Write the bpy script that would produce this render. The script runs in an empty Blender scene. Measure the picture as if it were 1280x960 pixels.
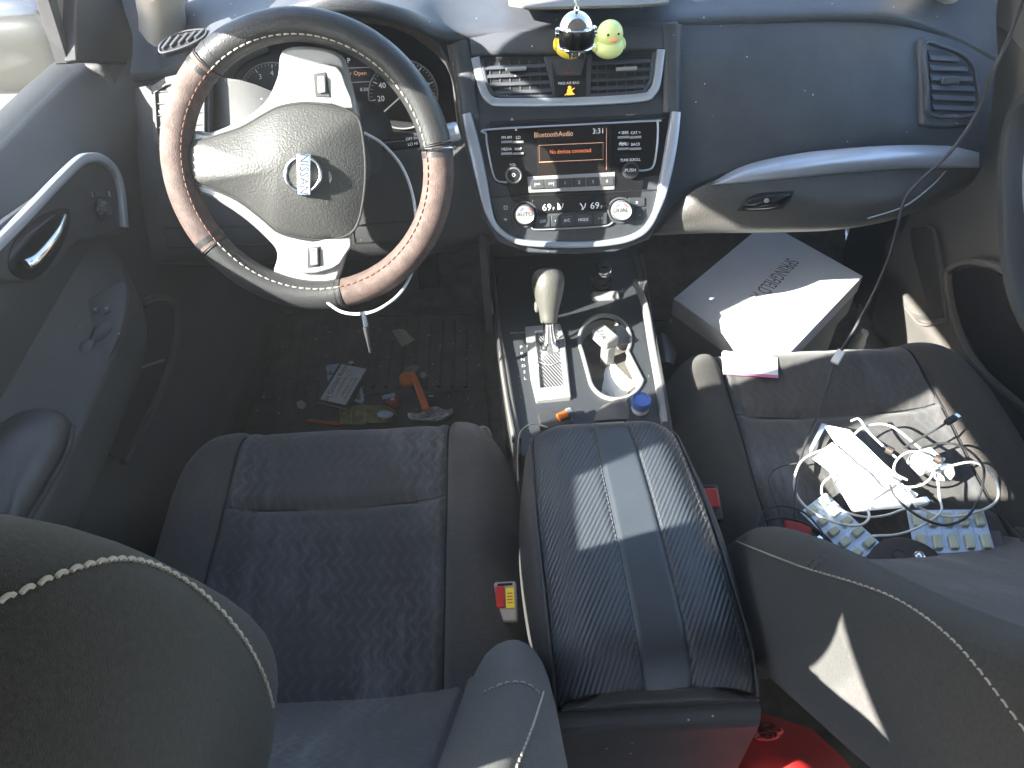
import bpy, bmesh, math, random
from mathutils import Vector, Matrix, noise
random.seed(7)
S = bpy.context.scene
C = S.collection
V = Vector
R = math.radians
# ------------------------------------------------------------------ camera model
CAM = V((-.12, 0, 1.23)); F = 900.0; PITCH = R(45); ROLL = R(3)
def ray(px, py):
    x = px-640; y = py-480
    xr = x*math.cos(ROLL)-y*math.sin(ROLL); yr = x*math.sin(ROLL)+y*math.cos(ROLL)
    c, s = math.cos(PITCH), math.sin(PITCH)
    return V((xr, F*c-yr*s, -(F*s+yr*c)))/F
def W(px, py, z=None, y=None, x=None, d=None):
    r = ray(px, py)
    if z is not None: t = (z-CAM.z)/r.z
    elif y is not None: t = (y-CAM.y)/r.y
    elif x is not None: t = (x-CAM.x)/r.x
    else: t = d
    return CAM+r*t
cam = bpy.data.cameras.new('camera'); camo = bpy.data.objects.new('camera', cam); C.objects.link(camo)
camo.location = CAM
fw = ray(640, 480).normalized(); up = -(ray(640, 481)-ray(640, 480)).normalized(); rt = fw.cross(up)
camo.matrix_world = Matrix(((rt.x, up.x, -fw.x, CAM.x), (rt.y, up.y, -fw.y, CAM.y), (rt.z, up.z, -fw.z, CAM.z), (0, 0, 0, 1)))
cam.sensor_width = 36; cam.lens = F/1280*36; cam.clip_start = .01; cam.clip_end = 900
S.camera = camo

class Fr:
    """plane in the world: origin o, normal n (towards the viewer)"""
    def __init__(s, o, n): s.o = V(o); s.n = V(n).normalized()
    def p(s, px, py, h=0):
        r = ray(px, py); o = s.o+s.n*h
        return CAM+r*((o-CAM).dot(s.n)/r.dot(s.n))
def fr3(a, b, c):
    A, B, D = W(a[0], a[1], y=a[2]), W(b[0], b[1], y=b[2]), W(c[0], c[1], y=c[2])
    n = (B-A).cross(D-A).normalized()
    if n.dot(CAM-A) < 0: n = -n
    return Fr(A, n)
# ------------------------------------------------------------------ materials
MT = {}
def mat(name, col, rough=.6, metal=0, bump=0, bscale=400, var=.0, vscale=8, spec=.5, coat=0, emit=0, trans=0, sheen=0):
    m = bpy.data.materials.new(name); m.use_nodes = True; nt = m.node_tree; b = nt.nodes['Principled BSDF']
    b.inputs['Base Color'].default_value = (*col, 1); b.inputs['Roughness'].default_value = rough
    b.inputs['Metallic'].default_value = metal; b.inputs['Specular IOR Level'].default_value = spec
    b.inputs['Coat Weight'].default_value = coat; b.inputs['Sheen Weight'].default_value = sheen
    b.inputs['Transmission Weight'].default_value = trans
    if emit:
        b.inputs['Emission Color'].default_value = (*col, 1); b.inputs['Emission Strength'].default_value = emit
    tc = nt.nodes.new('ShaderNodeTexCoord')
    if var:
        n = nt.nodes.new('ShaderNodeTexNoise'); n.inputs['Scale'].default_value = vscale; n.inputs['Detail'].default_value = 8; n.inputs['Roughness'].default_value = .65
        nt.links.new(tc.outputs['Object'], n.inputs['Vector'])
        r = nt.nodes.new('ShaderNodeMapRange'); r.inputs[1].default_value = .3; r.inputs[2].default_value = .7
        r.inputs[3].default_value = 1-var; r.inputs[4].default_value = 1+var
        nt.links.new(n.outputs[0], r.inputs[0])
        mx = nt.nodes.new('ShaderNodeVectorMath'); mx.operation = 'SCALE'; mx.inputs[0].default_value = col
        nt.links.new(r.outputs[0], mx.inputs['Scale']); nt.links.new(mx.outputs[0], b.inputs['Base Color'])
        r2 = nt.nodes.new('ShaderNodeMapRange'); r2.inputs[1].default_value = .3; r2.inputs[2].default_value = .7
        r2.inputs[3].default_value = min(1, rough+.08); r2.inputs[4].default_value = max(0, rough-.06)
        nt.links.new(n.outputs[0], r2.inputs[0]); nt.links.new(r2.outputs[0], b.inputs['Roughness'])
    if bump:
        n = nt.nodes.new('ShaderNodeTexNoise'); n.inputs['Scale'].default_value = bscale; n.inputs['Detail'].default_value = 2
        nt.links.new(tc.outputs['Object'], n.inputs['Vector'])
        bp = nt.nodes.new('ShaderNodeBump'); bp.inputs['Strength'].default_value = bump; bp.inputs['Distance'].default_value = .001
        nt.links.new(n.outputs[0], bp.inputs['Height']); nt.links.new(bp.outputs[0], b.inputs['Normal'])
    MT[name] = m
    return m
def dusty(name, col, rough, dust=(.5, .48, .44), scale=220, thr=.71, **k):
    """plastic with tiny pale dust specks"""
    m = mat(name, col, rough, **k); nt = m.node_tree; b = nt.nodes['Principled BSDF']
    tc = nt.nodes.new('ShaderNodeTexCoord'); vo = nt.nodes.new('ShaderNodeTexVoronoi'); vo.inputs['Scale'].default_value = scale*.35
    nt.links.new(tc.outputs['Object'], vo.inputs['Vector'])
    sp = nt.nodes.new('ShaderNodeMath'); sp.operation = 'LESS_THAN'; sp.inputs[1].default_value = .09
    nt.links.new(vo.outputs['Distance'], sp.inputs[0])
    sc = nt.nodes.new('ShaderNodeSeparateColor'); nt.links.new(vo.outputs['Color'], sc.inputs[0])
    gt = nt.nodes.new('ShaderNodeMath'); gt.operation = 'GREATER_THAN'; gt.inputs[1].default_value = .86
    nt.links.new(sc.outputs[0], gt.inputs[0])
    mu = nt.nodes.new('ShaderNodeMath'); mu.operation = 'MULTIPLY'; nt.links.new(sp.outputs[0], mu.inputs[0]); nt.links.new(gt.outputs[0], mu.inputs[1])
    mx = nt.nodes.new('ShaderNodeMix'); mx.data_type = 'RGBA'
    old = b.inputs['Base Color'].links[0].from_socket if b.inputs['Base Color'].links else None
    nt.links.new(mu.outputs[0], mx.inputs[0])
    if old: nt.links.new(old, mx.inputs[6])
    else: mx.inputs[6].default_value = (*col, 1)
    mx.inputs[7].default_value = (*dust, 1)
    nt.links.new(mx.outputs[2], b.inputs['Base Color'])
    return m
def fabric(name, c1, c2, ang=.6, scale=55, rough=.95):
    """woven cloth with rows of short slanted dashes"""
    m = mat(name, c1, rough, bump=.5, bscale=1400, sheen=.25, spec=.2); nt = m.node_tree; b = nt.nodes['Principled BSDF']
    tc = nt.nodes.new('ShaderNodeTexCoord')
    nz = nt.nodes.new('ShaderNodeTexNoise'); nz.inputs['Scale'].default_value = 14; nz.inputs['Detail'].default_value = 3
    nt.links.new(tc.outputs['Object'], nz.inputs['Vector'])
    sx = nt.nodes.new('ShaderNodeSeparateXYZ'); nt.links.new(tc.outputs['Object'], sx.inputs[0])
    def mth(op, a, bb=None):
        n = nt.nodes.new('ShaderNodeMath'); n.operation = op
        for i, q in enumerate((a, bb)):
            if q is None: continue
            if isinstance(q, (int, float)): n.inputs[i].default_value = q
            else: nt.links.new(q, n.inputs[i])
        return n.outputs[0]
    x = sx.outputs[0]; y = mth('ADD', sx.outputs[1], mth('MULTIPLY', sx.outputs[2], -.5))
    # zig zag: shear alternates by row
    row = mth('FLOOR', mth('MULTIPLY', y, scale*.9))
    alt = mth('MODULO', mth('ABSOLUTE', row), 2)
    shx = mth('ADD', x, mth('MULTIPLY', mth('SUBTRACT', alt, .5), mth('MULTIPLY', y, 1.3)))
    w = mth('SINE', mth('MULTIPLY', shx, scale*6.28*1.1))
    w2 = mth('SINE', mth('MULTIPLY', y, scale*6.28*.9))
    pat = mth('GREATER_THAN', mth('ADD', mth('ADD', w, mth('MULTIPLY', w2, .35)), mth('MULTIPLY', nz.outputs[0], 1.5)), 1.35)
    n2 = nt.nodes.new('ShaderNodeTexNoise'); n2.inputs['Scale'].default_value = 5; n2.inputs['Detail'].default_value = 5
    nt.links.new(tc.outputs['Object'], n2.inputs['Vector'])
    amt = mth('MULTIPLY', pat, mth('MULTIPLY', mth('SUBTRACT', n2.outputs[0], .25), 1.8))
    cl = nt.nodes.new('ShaderNodeClamp'); nt.links.new(amt, cl.inputs[0])
    mx = nt.nodes.new('ShaderNodeMix'); mx.data_type = 'RGBA'; nt.links.new(cl.outputs[0], mx.inputs[0])
    mx.inputs[6].default_value = (*c1, 1); mx.inputs[7].default_value = (*c2, 1)
    # worn dusty streaks
    mp = nt.nodes.new('ShaderNodeMapping'); mp.inputs['Scale'].default_value = (30, 5, 5); nt.links.new(tc.outputs['Object'], mp.inputs[0])
    n3 = nt.nodes.new('ShaderNodeTexNoise'); n3.inputs['Scale'].default_value = 1; n3.inputs['Detail'].default_value = 9; n3.inputs['Roughness'].default_value = .7; nt.links.new(mp.outputs[0], n3.inputs['Vector'])
    wr = mth('MULTIPLY', mth('MULTIPLY', mth('SUBTRACT', n3.outputs[0], .47), 4.5), mth('MULTIPLY', mth('SUBTRACT', n2.outputs[0], .38), 3.0)); wc = nt.nodes.new('ShaderNodeClamp'); wc.inputs[2].default_value = .6; nt.links.new(wr, wc.inputs[0])
    mx2 = nt.nodes.new('ShaderNodeMix'); mx2.data_type = 'RGBA'; nt.links.new(wc.outputs[0], mx2.inputs[0]); nt.links.new(mx.outputs[2], mx2.inputs[6]); mx2.inputs[7].default_value = (.19, .20, .22, 1)
    nt.links.new(mx2.outputs[2], b.inputs['Base Color'])
    return m
def ribbed(name, col, rough, period, ang, depth=.0012, spec=.5):
    m = mat(name, col, rough, spec=spec); nt = m.node_tree; b = nt.nodes['Principled BSDF']
    tc = nt.nodes.new('ShaderNodeTexCoord'); mp = nt.nodes.new('ShaderNodeMapping'); mp.inputs['Rotation'].default_value = (0, 0, ang)
    nt.links.new(tc.outputs['Object'], mp.inputs[0])
    w = nt.nodes.new('ShaderNodeTexWave'); w.inputs['Scale'].default_value = .314/period; w.inputs['Distortion'].default_value = .3
    nt.links.new(mp.outputs[0], w.inputs[0])
    bp = nt.nodes.new('ShaderNodeBump'); bp.inputs['Strength'].default_value = 1; bp.inputs['Distance'].default_value = depth
    nt.links.new(w.outputs[1], bp.inputs['Height']); nt.links.new(bp.outputs[0], b.inputs['Normal'])
    r = nt.nodes.new('ShaderNodeMapRange'); r.inputs[3].default_value = .72; r.inputs[4].default_value = 1.2; nt.links.new(w.outputs[1], r.inputs[0])
    s = nt.nodes.new('ShaderNodeVectorMath'); s.operation = 'SCALE'; s.inputs[0].default_value = col
    nt.links.new(r.outputs[0], s.inputs['Scale']); nt.links.new(s.outputs[0], b.inputs['Base Color'])
    return m
dusty('dash', (.048, .053, .062), .5, bump=.5, bscale=620, var=.22, vscale=7)
dusty('dash_dark', (.042, .042, .044), .55, bump=.3, bscale=700, var=.15)
dusty('console', (.035, .038, .043), .42, bump=.1, bscale=500, var=.12, scale=320)
mat('dash_grain', (.075, .072, .066), .5, bump=.9, bscale=420, var=.1)
mat('pad_grain', (.055, .055, .053), .5, bump=.8, bscale=380, var=.06)
mat('door_plastic', (.038, .038, .038), .58, bump=.35, bscale=600, var=.2, vscale=3)
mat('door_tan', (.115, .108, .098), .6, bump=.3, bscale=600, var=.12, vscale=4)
mat('black', (.008, .008, .009), .6)
mat('gloss_black', (.010, .010, .011), .18, var=.3, vscale=30)
mat('piano', (.014, .014, .015), .3)
mat('silver', (.46, .5, .56), .36, metal=.55, var=.05, vscale=20)
mat('satin', (.38, .38, .375), .4, metal=.5, bump=.05)
mat('chrome', (.8, .8, .82), .12, metal=1)
mat('leather', (.035, .035, .036), .38, bump=.5, bscale=500, var=.15, vscale=30)
mat('brown', (.098, .064, .055), .68, bump=1, bscale=800, var=.35, vscale=60)
mat('thread_red', (.16, .07, .05), .8)
mat('thread', (.42, .38, .32), .9)
mat('thread_dark', (.12, .12, .13), .8)
mat('cloth_grey', (.040, .036, .032), .95, bump=.9, bscale=2300, var=.35, vscale=420, sheen=.2, spec=.2)
mat('cloth_dark', (.062, .058, .058), .95, bump=.9, bscale=1700, var=.30, vscale=300, sheen=.3, spec=.2)
fabric('seat_fabric', (.057, .055, .057), (.10, .10, .108), scale=56)
fabric('seat_fabric_tan', (.060, .056, .055), (.09, .084, .08), scale=56)
mat('armrest_cloth', (.05, .048, .047), .7, bump=.7, bscale=900)
ribbed('carbon', (.05, .056, .066), .40, .0048, R(28), .0006)
ribbed('boot', (.12, .12, .125), .5, .0045, R(-28), .001)
mat('vinyl', (.045, .052, .062), .38, bump=.25, bscale=600, var=.1, vscale=20)
mat('carpet', (.11, .10, .09), 1, bump=1, bscale=900, var=.35, vscale=30, spec=.1)
mat('carpet_tan', (.24, .225, .2), 1, bump=1, bscale=900, var=.25, vscale=25, spec=.1)
mat('rubber', (.05, .047, .043), .6, bump=.4, bscale=700, var=.45, vscale=14)
mat('beige', (.42, .38, .32), .85, bump=.2, bscale=900)
mat('headliner', (.40, .39, .37), .95)
mat('screen', (.014, .010, .008), .3)
mat('amber', (1, .33, .03), .5, emit=.35)
mat('orange_text', (.8, .22, .08), .5, emit=.11)
mat('screen_text', (.6, .34, .22), .5, emit=.10)
mat('white_text', (.6, .62, .64), .5, emit=.06)
mat('print', (.55, .55, .55), .6)
mat('print_dark', (.03, .03, .035), .7)
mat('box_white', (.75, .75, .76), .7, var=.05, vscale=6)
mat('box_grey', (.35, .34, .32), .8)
mat('print_box', (.16, .15, .14), .8)
mat('paper', (.8, .8, .8), .85, var=.06, vscale=40)
mat('paper_blue', (.45, .55, .68), .85)
mat('paper_tan', (.42, .40, .31), .85, var=.1)
mat('pink', (.7, .2, .35), .8)
mat('orange', (.82, .19, .02), .45)
mat('orange_dull', (.55, .14, .02), .6)
mat('red', (.55, .03, .03), .4)
mat('red_dull', (.38, .03, .03), .55, var=.3, vscale=30)
mat('blue', (.06, .13, .42), .45)
mat('olive', (.22, .21, .06), .5, var=.6, vscale=60)
mat('gold', (.55, .45, .1), .5)
mat('lime_ink', (.13, .13, .02), .6)
mat('white_plastic', (.7, .7, .68), .35)
mat('grey_plastic', (.22, .22, .213), .45)
mat('buckle', (.4, .36, .34), .5)
mat('knob_leather', (.08, .077, .068), .42, bump=.5, bscale=420)
mat('duck_green', (.78, .88, .36), .35)
mat('duck_yellow', (.9, .72, .06), .35)
mat('beak', (.9, .35, .12), .4)
mat('brown_leather', (.04, .026, .02), .6, bump=.5, bscale=500)
mat('foil', (.50, .58, .70), .3, metal=.3, var=.1, vscale=60)
mat('gum', (.50, .52, .38), .35)
mat('skin_card', (.11, .10, .095), .6, var=.2)
mat('ground', (.32, .30, .27), .95, bump=.6, bscale=30, var=.5, vscale=30)
mat('mirror_body', (.055, .053, .047), .35)
mat('car_paint', (.12, .13, .15), .25, metal=.5, coat=.5)
mat('needle', (.6, .6, .6), .5, emit=.05)
mat('gauge', (.018, .018, .02), .35)
mat('cluster_trim', (.3, .3, .3), .35, metal=.3)
def glassmat():
    m = bpy.data.materials.new('window_glass'); m.use_nodes = True; nt = m.node_tree; nt.nodes.clear()
    o = nt.nodes.new('ShaderNodeOutputMaterial'); mx = nt.nodes.new('ShaderNodeMixShader'); t = nt.nodes.new('ShaderNodeBsdfTransparent'); g = nt.nodes.new('ShaderNodeBsdfGlossy')
    t.inputs[0].default_value = (.93, .95, .94, 1); g.inputs['Roughness'].default_value = .02; mx.inputs[0].default_value = .06
    nt.links.new(t.outputs[0], mx.inputs[1]); nt.links.new(g.outputs[0], mx.inputs[2]); nt.links.new(mx.outputs[0], o.inputs[0]); MT['glass'] = m
glassmat()
# ------------------------------------------------------------------ object helpers
def link(name, bm, m, parent=None, smooth=True, bevel=0, seg=2, sharp=40):
    bmesh.ops.recalc_face_normals(bm, faces=bm.faces)
    me = bpy.data.meshes.new(name); bm.to_mesh(me); bm.free()
    o = bpy.data.objects.new(name, me); C.objects.link(o)
    me.materials.append(MT[m] if isinstance(m, str) else m)
    if smooth:
        me.shade_smooth() if hasattr(me, 'shade_smooth') else None
        try: me.set_sharp_from_angle(angle=R(sharp))
        except Exception: pass
    if bevel:
        b = o.modifiers.new('bevel', 'BEVEL'); b.width = bevel; b.segments = seg; b.limit_method = 'ANGLE'; b.angle_limit = R(35); b.harden_normals = False
    if parent is not None:
        o.parent = parent
        pw = world_of(parent); o.matrix_parent_inverse = pw.inverted()
    return o
WLD = {}
def world_of(o): return WLD.get(o.name, Matrix.Identity(4))
def thing(name, label, cat, loc=(0, 0, 0), group=None, kind=None):
    o = bpy.data.objects.new(name, None); C.objects.link(o); o.empty_display_size = .02
    o.location = loc; WLD[o.name] = Matrix.Translation(V(loc)); o['label'] = label; o['category'] = cat
    if group: o['group'] = group
    if kind: o['kind'] = kind
    return o
def tag(o, label, cat, group=None, kind=None):
    o['label'] = label; o['category'] = cat
    if group: o['group'] = group
    if kind: o['kind'] = kind
    return o
def crom(pts, n=8, closed=False):
    pts = [V(p) for p in pts]; out = []; N = len(pts)
    if N < 3: 
        return [pts[0].lerp(pts[1], i/n) for i in range(n+1)]
    rng = N if closed else N-1
    for i in range(rng):
        if closed: p0, p1, p2, p3 = pts[i-1], pts[i], pts[(i+1) % N], pts[(i+2) % N]
        else:
            p1, p2 = pts[i], pts[i+1]; p0 = pts[i-1] if i else p1*2-p2; p3 = pts[i+2] if i+2 < N else p2*2-p1
        for k in range(n):
            t = k/n
            out.append(.5*((2*p1)+(p2-p0)*t+(2*p0-5*p1+4*p2-p3)*t*t+(3*p1-p0-3*p2+p3)*t**3))
    if not closed: out.append(pts[-1].copy())
    return out
def plate_bm(top, n, th, holes=()):
    """flat plate; loops of 3-D points lying on a plane"""
    bm = bmesh.new(); es = []
    for lp in [top]+list(holes):
        vs = [bm.verts.new(p) for p in lp]
        for i in range(len(vs)): es.append(bm.edges.new((vs[i], vs[(i+1) % len(vs)])))
    if holes: bmesh.ops.triangle_fill(bm, edges=es, use_beauty=True)
    else: bm.faces.new(bm.verts[:])
    if th:
        r = bmesh.ops.extrude_face_region(bm, geom=bm.faces[:])
        for v in r['geom']:
            if isinstance(v, bmesh.types.BMVert): v.co -= V(n)*th
    return bm
def plate(name, fr, px, h, th, m, parent, holes=(), bevel=.0008, curve=0, tdir=None):
    top = [fr.p(*q, h) for q in px]
    if curve: top = crom(top, curve, True)
    hl = []
    for H in holes:
        q = [fr.p(*a, h) for a in H]
        if curve: q = crom(q, curve, True)
        hl.append(q)
    return link(name, plate_bm(top, tdir if tdir is not None else fr.n, th, hl), m, parent, bevel=bevel)
def pillow_bm(loop, n, rise, steps=7, base=.004, power=2.2):
    loop = [V(p) for p in loop]; c = sum(loop, V())/len(loop); bm = bmesh.new(); rings = []
    rings.append([bm.verts.new(p-V(n)*base) for p in loop])
    for s in range(steps):
        k = 1-s/steps; h = rise*(1-k**power)
        if s == 0: h = 0
        rings.append([bm.verts.new(c+(p-c)*k+V(n)*h) for p in loop])
    cv = bm.verts.new(c+V(n)*rise)
    for a, b in zip(rings, rings[1:]):
        for i in range(len(loop)): bm.faces.new((a[i], a[(i+1) % len(a)], b[(i+1) % len(a)], b[i]))
    l = rings[-1]
    for i in range(len(l)): bm.faces.new((l[i], l[(i+1) % len(l)], cv))
    return bm
def pillow(name, fr, px, h, rise, m, parent, curve=0, base=.004, power=2.2, steps=7):
    top = [fr.p(*q, h) for q in px]
    if curve: top = crom(top, curve, True)
    return link(name, pillow_bm(top, fr.n, rise, steps, base, power), m, parent, sharp=60)
def sweep_bm(path, n, w, hh, closed=False, bm=None, round_=True, wfun=None):
    """bar of rectangular/rounded section along a path. n = up direction"""
    own = bm is None
    if own: bm = bmesh.new()
    N = len(path); rings = []
    prof = [(-.5, -.5), (-.5, .1), (-.42, .4), (-.25, .5), (.25, .5), (.42, .4), (.5, .1), (.5, -.5)] if round_ else [(-.5, -.5), (-.5, .5), (.5, .5), (.5, -.5)]
    for i, p in enumerate(path):
        a = path[i-1] if (i or closed) else p; b = path[(i+1) % N] if (i < N-1 or closed) else p
        t = (b-a).normalized(); nn = V(n(p)) if callable(n) else V(n); s = t.cross(nn).normalized(); nn = s.cross(t).normalized()
        ww = w*(wfun(i/(N-1)) if wfun else 1)
        rings.append([bm.verts.new(p+s*(u*ww)+nn*(v*hh)) for u, v in prof])
    M = len(prof); rg = N if closed else N-1
    for i in range(rg):
        a, b = rings[i], rings[(i+1) % N]
        for j in range(M): bm.faces.new((a[j], a[(j+1) % M], b[(j+1) % M], b[j]))
    if not closed: bm.faces.new(rings[0]); bm.faces.new(rings[-1][::-1])
    return bm
def sweep(name, path, n, w, hh, m, parent=None, closed=False, **k):
    return link(name, sweep_bm(path, n, w, hh, closed, **k), m, parent, sharp=50)
def tube_bm(path, r, sides=8, closed=False, bm=None, rf=None, caps=True):
    if bm is None: bm = bmesh.new()
    N = len(path); rings = []; prev = None
    for i, p in enumerate(path):
        a = path[i-1] if (i or closed) else p; b = path[(i+1) % N] if (i < N-1 or closed) else p
        t = (b-a).normalized()
        if prev is None: prev = t.orthogonal().normalized()
        s = (prev-t*prev.dot(t)).normalized(); prev = s; u = t.cross(s); rr = r*(rf(i/(N-1)) if rf else 1)
        rings.append([bm.verts.new(p+(s*math.cos(k*6.2832/sides)+u*math.sin(k*6.2832/sides))*rr) for k in range(sides)])
    for i in range(N if closed else N-1):
        a, b = rings[i], rings[(i+1) % N]
        for j in range(sides): bm.faces.new((a[j], a[(j+1) % sides], b[(j+1) % sides], b[j]))
    if not closed and caps: bm.faces.new(rings[0][::-1]); bm.faces.new(rings[-1])
    return bm
def tube(name, pts, r, m, parent=None, curve=8, closed=False, sides=8, rf=None):
    path = crom(pts, curve, closed) if curve else [V(p) for p in pts]
    return link(name, tube_bm(path, r, sides, closed, rf=rf), m, parent, sharp=60)
def lathe_bm(prof, o, ax, sides=28, bm=None, sx=1):
    if bm is None: bm = bmesh.new()
    ax = V(ax).normalized(); s = ax.orthogonal().normalized(); u = ax.cross(s); rings = []
    for r, h in prof:
        if r < 1e-6: rings.append([bm.verts.new(V(o)+ax*h)])
        else: rings.append([bm.verts.new(V(o)+ax*h+(s*math.cos(k*6.2832/sides)*sx+u*math.sin(k*6.2832/sides))*r) for k in range(sides)])
    for a, b in zip(rings, rings[1:]):
        for j in range(sides):
            if len(a) == 1 and len(b) == 1: continue
            if len(a) == 1: bm.faces.new((a[0], b[(j+1) % sides], b[j]))
            elif len(b) == 1: bm.faces.new((a[j], a[(j+1) % sides], b[0]))
            else: bm.faces.new((a[j], a[(j+1) % sides], b[(j+1) % sides], b[j]))
    return bm
def lathe(name, prof, o, ax, m, parent=None, sides=28):
    return link(name, lathe_bm(prof, o, ax, sides), m, parent, sharp=45)
def box_bm(c, ux, uy, uz, bm=None):
    if bm is None: bm = bmesh.new()
    c, ux, uy, uz = V(c), V(ux), V(uy), V(uz)
    v = [bm.verts.new(c+ux*a+uy*b+uz*d) for a in (-.5, .5) for b in (-.5, .5) for d in (-.5, .5)]
    for q in ((0, 1, 3, 2), (4, 6, 7, 5), (0, 4, 5, 1), (2, 3, 7, 6), (0, 2, 6, 4), (1, 5, 7, 3)): bm.faces.new([v[i] for i in q])
    return bm
def box(name, c, ux, uy, uz, m, parent=None, bevel=.001, seg=2): return link(name, box_bm(c, ux, uy, uz), m, parent, bevel=bevel, seg=seg)
def grid_bm(rows, th=0, closed_u=False, sel=None):
    bm = bmesh.new(); vs = [[bm.verts.new(p) for p in r] for r in rows]
    for i in range(len(vs)-1):
        nU = len(vs[i]); 
        for j in range(nU if closed_u else nU-1):
            if sel and not sel(i, j): continue
            bm.faces.new((vs[i][j], vs[i][(j+1) % nU], vs[i+1][(j+1) % nU], vs[i+1][j]))
    if sel:
        bmesh.ops.delete(bm, geom=[v for v in bm.verts if not v.link_faces], context='VERTS')
    return bm
def loft(name, rows, m, parent=None, nu=6, nv=6, th=.003, tdir=None, sharp=50, bevel=0):
    rows = [crom(r, nu) for r in rows]; cols = list(zip(*rows)); cols = [crom(c, nv) for c in cols]; g = list(zip(*cols))
    bm = grid_bm(g)
    if th:
        r = bmesh.ops.extrude_face_region(bm, geom=bm.faces[:]); d = V(tdir) if tdir is not None else None
        for v in r['geom']:
            if isinstance(v, bmesh.types.BMVert): v.co += (d if d else (v.co-CAM).normalized())*th
    return link(name, bm, m, parent, sharp=sharp, bevel=bevel)
def stitch_bm(path, n, L=.0045, gap=.0025, r=.0007, bm=None, off=0):
    if bm is None: bm = bmesh.new()
    acc = 0; on = []; 
    pts = [V(p) for p in path]; seg = []; cum = [0]
    for a, b in zip(pts, pts[1:]): cum.append(cum[-1]+(b-a).length)
    def at(s):
        for i in range(len(cum)-1):
            if cum[i+1] >= s: 
                k = (s-cum[i])/max(1e-9, cum[i+1]-cum[i]); return pts[i].lerp(pts[i+1], k)
        return pts[-1]
    s = 0
    while s+L < cum[-1]:
        a, b = at(s), at(s+L)
        nn = V(n(a)) if callable(n) else V(n)
        d = (b-a)
        tube_bm([a, a.lerp(b, .2)+nn*r*.8, a.lerp(b, .5)+nn*r*1.2, a.lerp(b, .8)+nn*r*.8, b], r, 5, bm=bm); s += L+gap
    return bm
from mathutils.bvhtree import BVHTree
def snap(ob, px, off=.0006):
    """lay a line of points on the surface of an object"""
    me = ob.data; t = BVHTree.FromPolygons([v.co for v in me.vertices], [p.vertices[:] for p in me.polygons]); out = []
    for q in crom([V((a, b, 0)) for a, b in px], 12):
        h = t.ray_cast(CAM, ray(q.x, q.y).normalized())
        if h[0] is not None:
            n = h[1] if h[1].dot(CAM-h[0]) > 0 else -h[1]; out.append(h[0]+n*off)
    return out
_tc = [0]
def text_into(bm, fr, s, px, py, hpx, h=.0004, ang=-2.7, align='CENTER', depth=.0001, sq=1.0):
    """letters lying on plane fr, baseline angle given in the picture"""
    p0 = fr.p(px, py, h); q = fr.p(px+10*math.cos(R(ang)), py+10*math.sin(R(ang)), h); ux = (q-p0); per = ux.length/10; ux.normalize(); uy = fr.n.cross(ux).normalized()
    cu = bpy.data.curves.new('t', 'FONT'); cu.body = s; cu.size = 1; cu.align_x = align; cu.align_y = 'CENTER'; cu.resolution_u = 2
    o = bpy.data.objects.new('t', cu); C.objects.link(o)
    dg = bpy.context.evaluated_depsgraph_get(); me = bpy.data.meshes.new_from_object(o.evaluated_get(dg))
    bpy.data.objects.remove(o); bpy.data.curves.remove(cu)
    sz = hpx*per/.7
    vs = [bm.verts.new(p0+ux*(v.co.x*sz*sq)+uy*(v.co.y*sz)) for v in me.vertices]
    for f in me.polygons:
        try: bm.faces.new([vs[i] for i in f.vertices])
        except ValueError: pass
    bpy.data.meshes.remove(me)
    return bm
def fin_text(name, bm, m, parent): 
    me = bpy.data.meshes.new(name); bm.to_mesh(me); bm.free(); o = bpy.data.objects.new(name, me); C.objects.link(o); me.materials.append(MT[m])
    if parent is not None: o.parent = parent; o.matrix_parent_inverse = world_of(parent).inverted()
    return o
def rect(x0, y0, x1, y1, sl=-.045):
    """pixel rectangle following the slight tilt of the photo; sl = dy/dx"""
    cx = (x0+x1)/2; cy = (y0+y1)/2; k = -sl
    f = lambda x, y: (x+(y-cy)*0.0, y+(x-cx)*sl)
    return [f(x0, y0), f(x1, y0), f(x1, y1), f(x0, y1)]
def circ(cx, cy, r, n=24, a0=0, a1=360, ry=None):
    ry = ry or r
    return [(cx+r*math.cos(R(a0+(a1-a0)*i/n)), cy-ry*math.sin(R(a0+(a1-a0)*i/n))) for i in range(n if a1-a0 == 360 else n+1)]
# ================================================================== frames
ST = Fr(W(718, 190, d=1.1), (0, -math.cos(R(28)), math.sin(R(28))))
WH = Fr(W(386, 210, d=.955), (0, -math.cos(R(25)), math.sin(R(25))))
CL = Fr(W(450, 120, d=1.22), (0, -math.cos(R(22)), math.sin(R(22))))
CT = Fr((0, .8, .42), (0, 0, 1))
# ================================================================== DASHBOARD
dash = thing('dashboard', 'dusty charcoal dashboard with silver trim, radio stack, vents and glovebox across the car', 'dashboard', (0, 1.1, .6))
def XY(px, py, x=None, y=None, z=None): return W(px, py, x=x, y=y, z=z)
# passenger-side face
rows = [
 [W(848, 30, y=1.125), W(930, 26, y=1.14), W(1030, 24, y=1.16), W(1120, 30, y=1.18), W(1190, 48, y=1.2), W(1246, 78, x=.70)],
 [W(846, 80, y=1.085), W(930, 76, y=1.095), W(1030, 74, y=1.11), W(1120, 78, y=1.13), W(1190, 90, y=1.16), W(1242, 112, x=.70)],
 [W(843, 140, y=1.06), W(930, 132, y=1.06), W(1030, 126, y=1.07), W(1120, 126, y=1.095), W(1190, 132, y=1.13), W(1238, 150, x=.70)],
 [W(838, 215, y=1.03), W(930, 185, y=1.035), W(1030, 168, y=1.05), W(1120, 164, y=1.07), W(1190, 168, y=1.10), W(1234, 180, x=.70)],
 [W(822, 288, y=1.0), W(884, 228, y=1.02), W(950, 204, y=1.03), W(1050, 190, y=1.05), W(1150, 187, y=1.08), W(1230, 198, x=.70)]]
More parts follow.
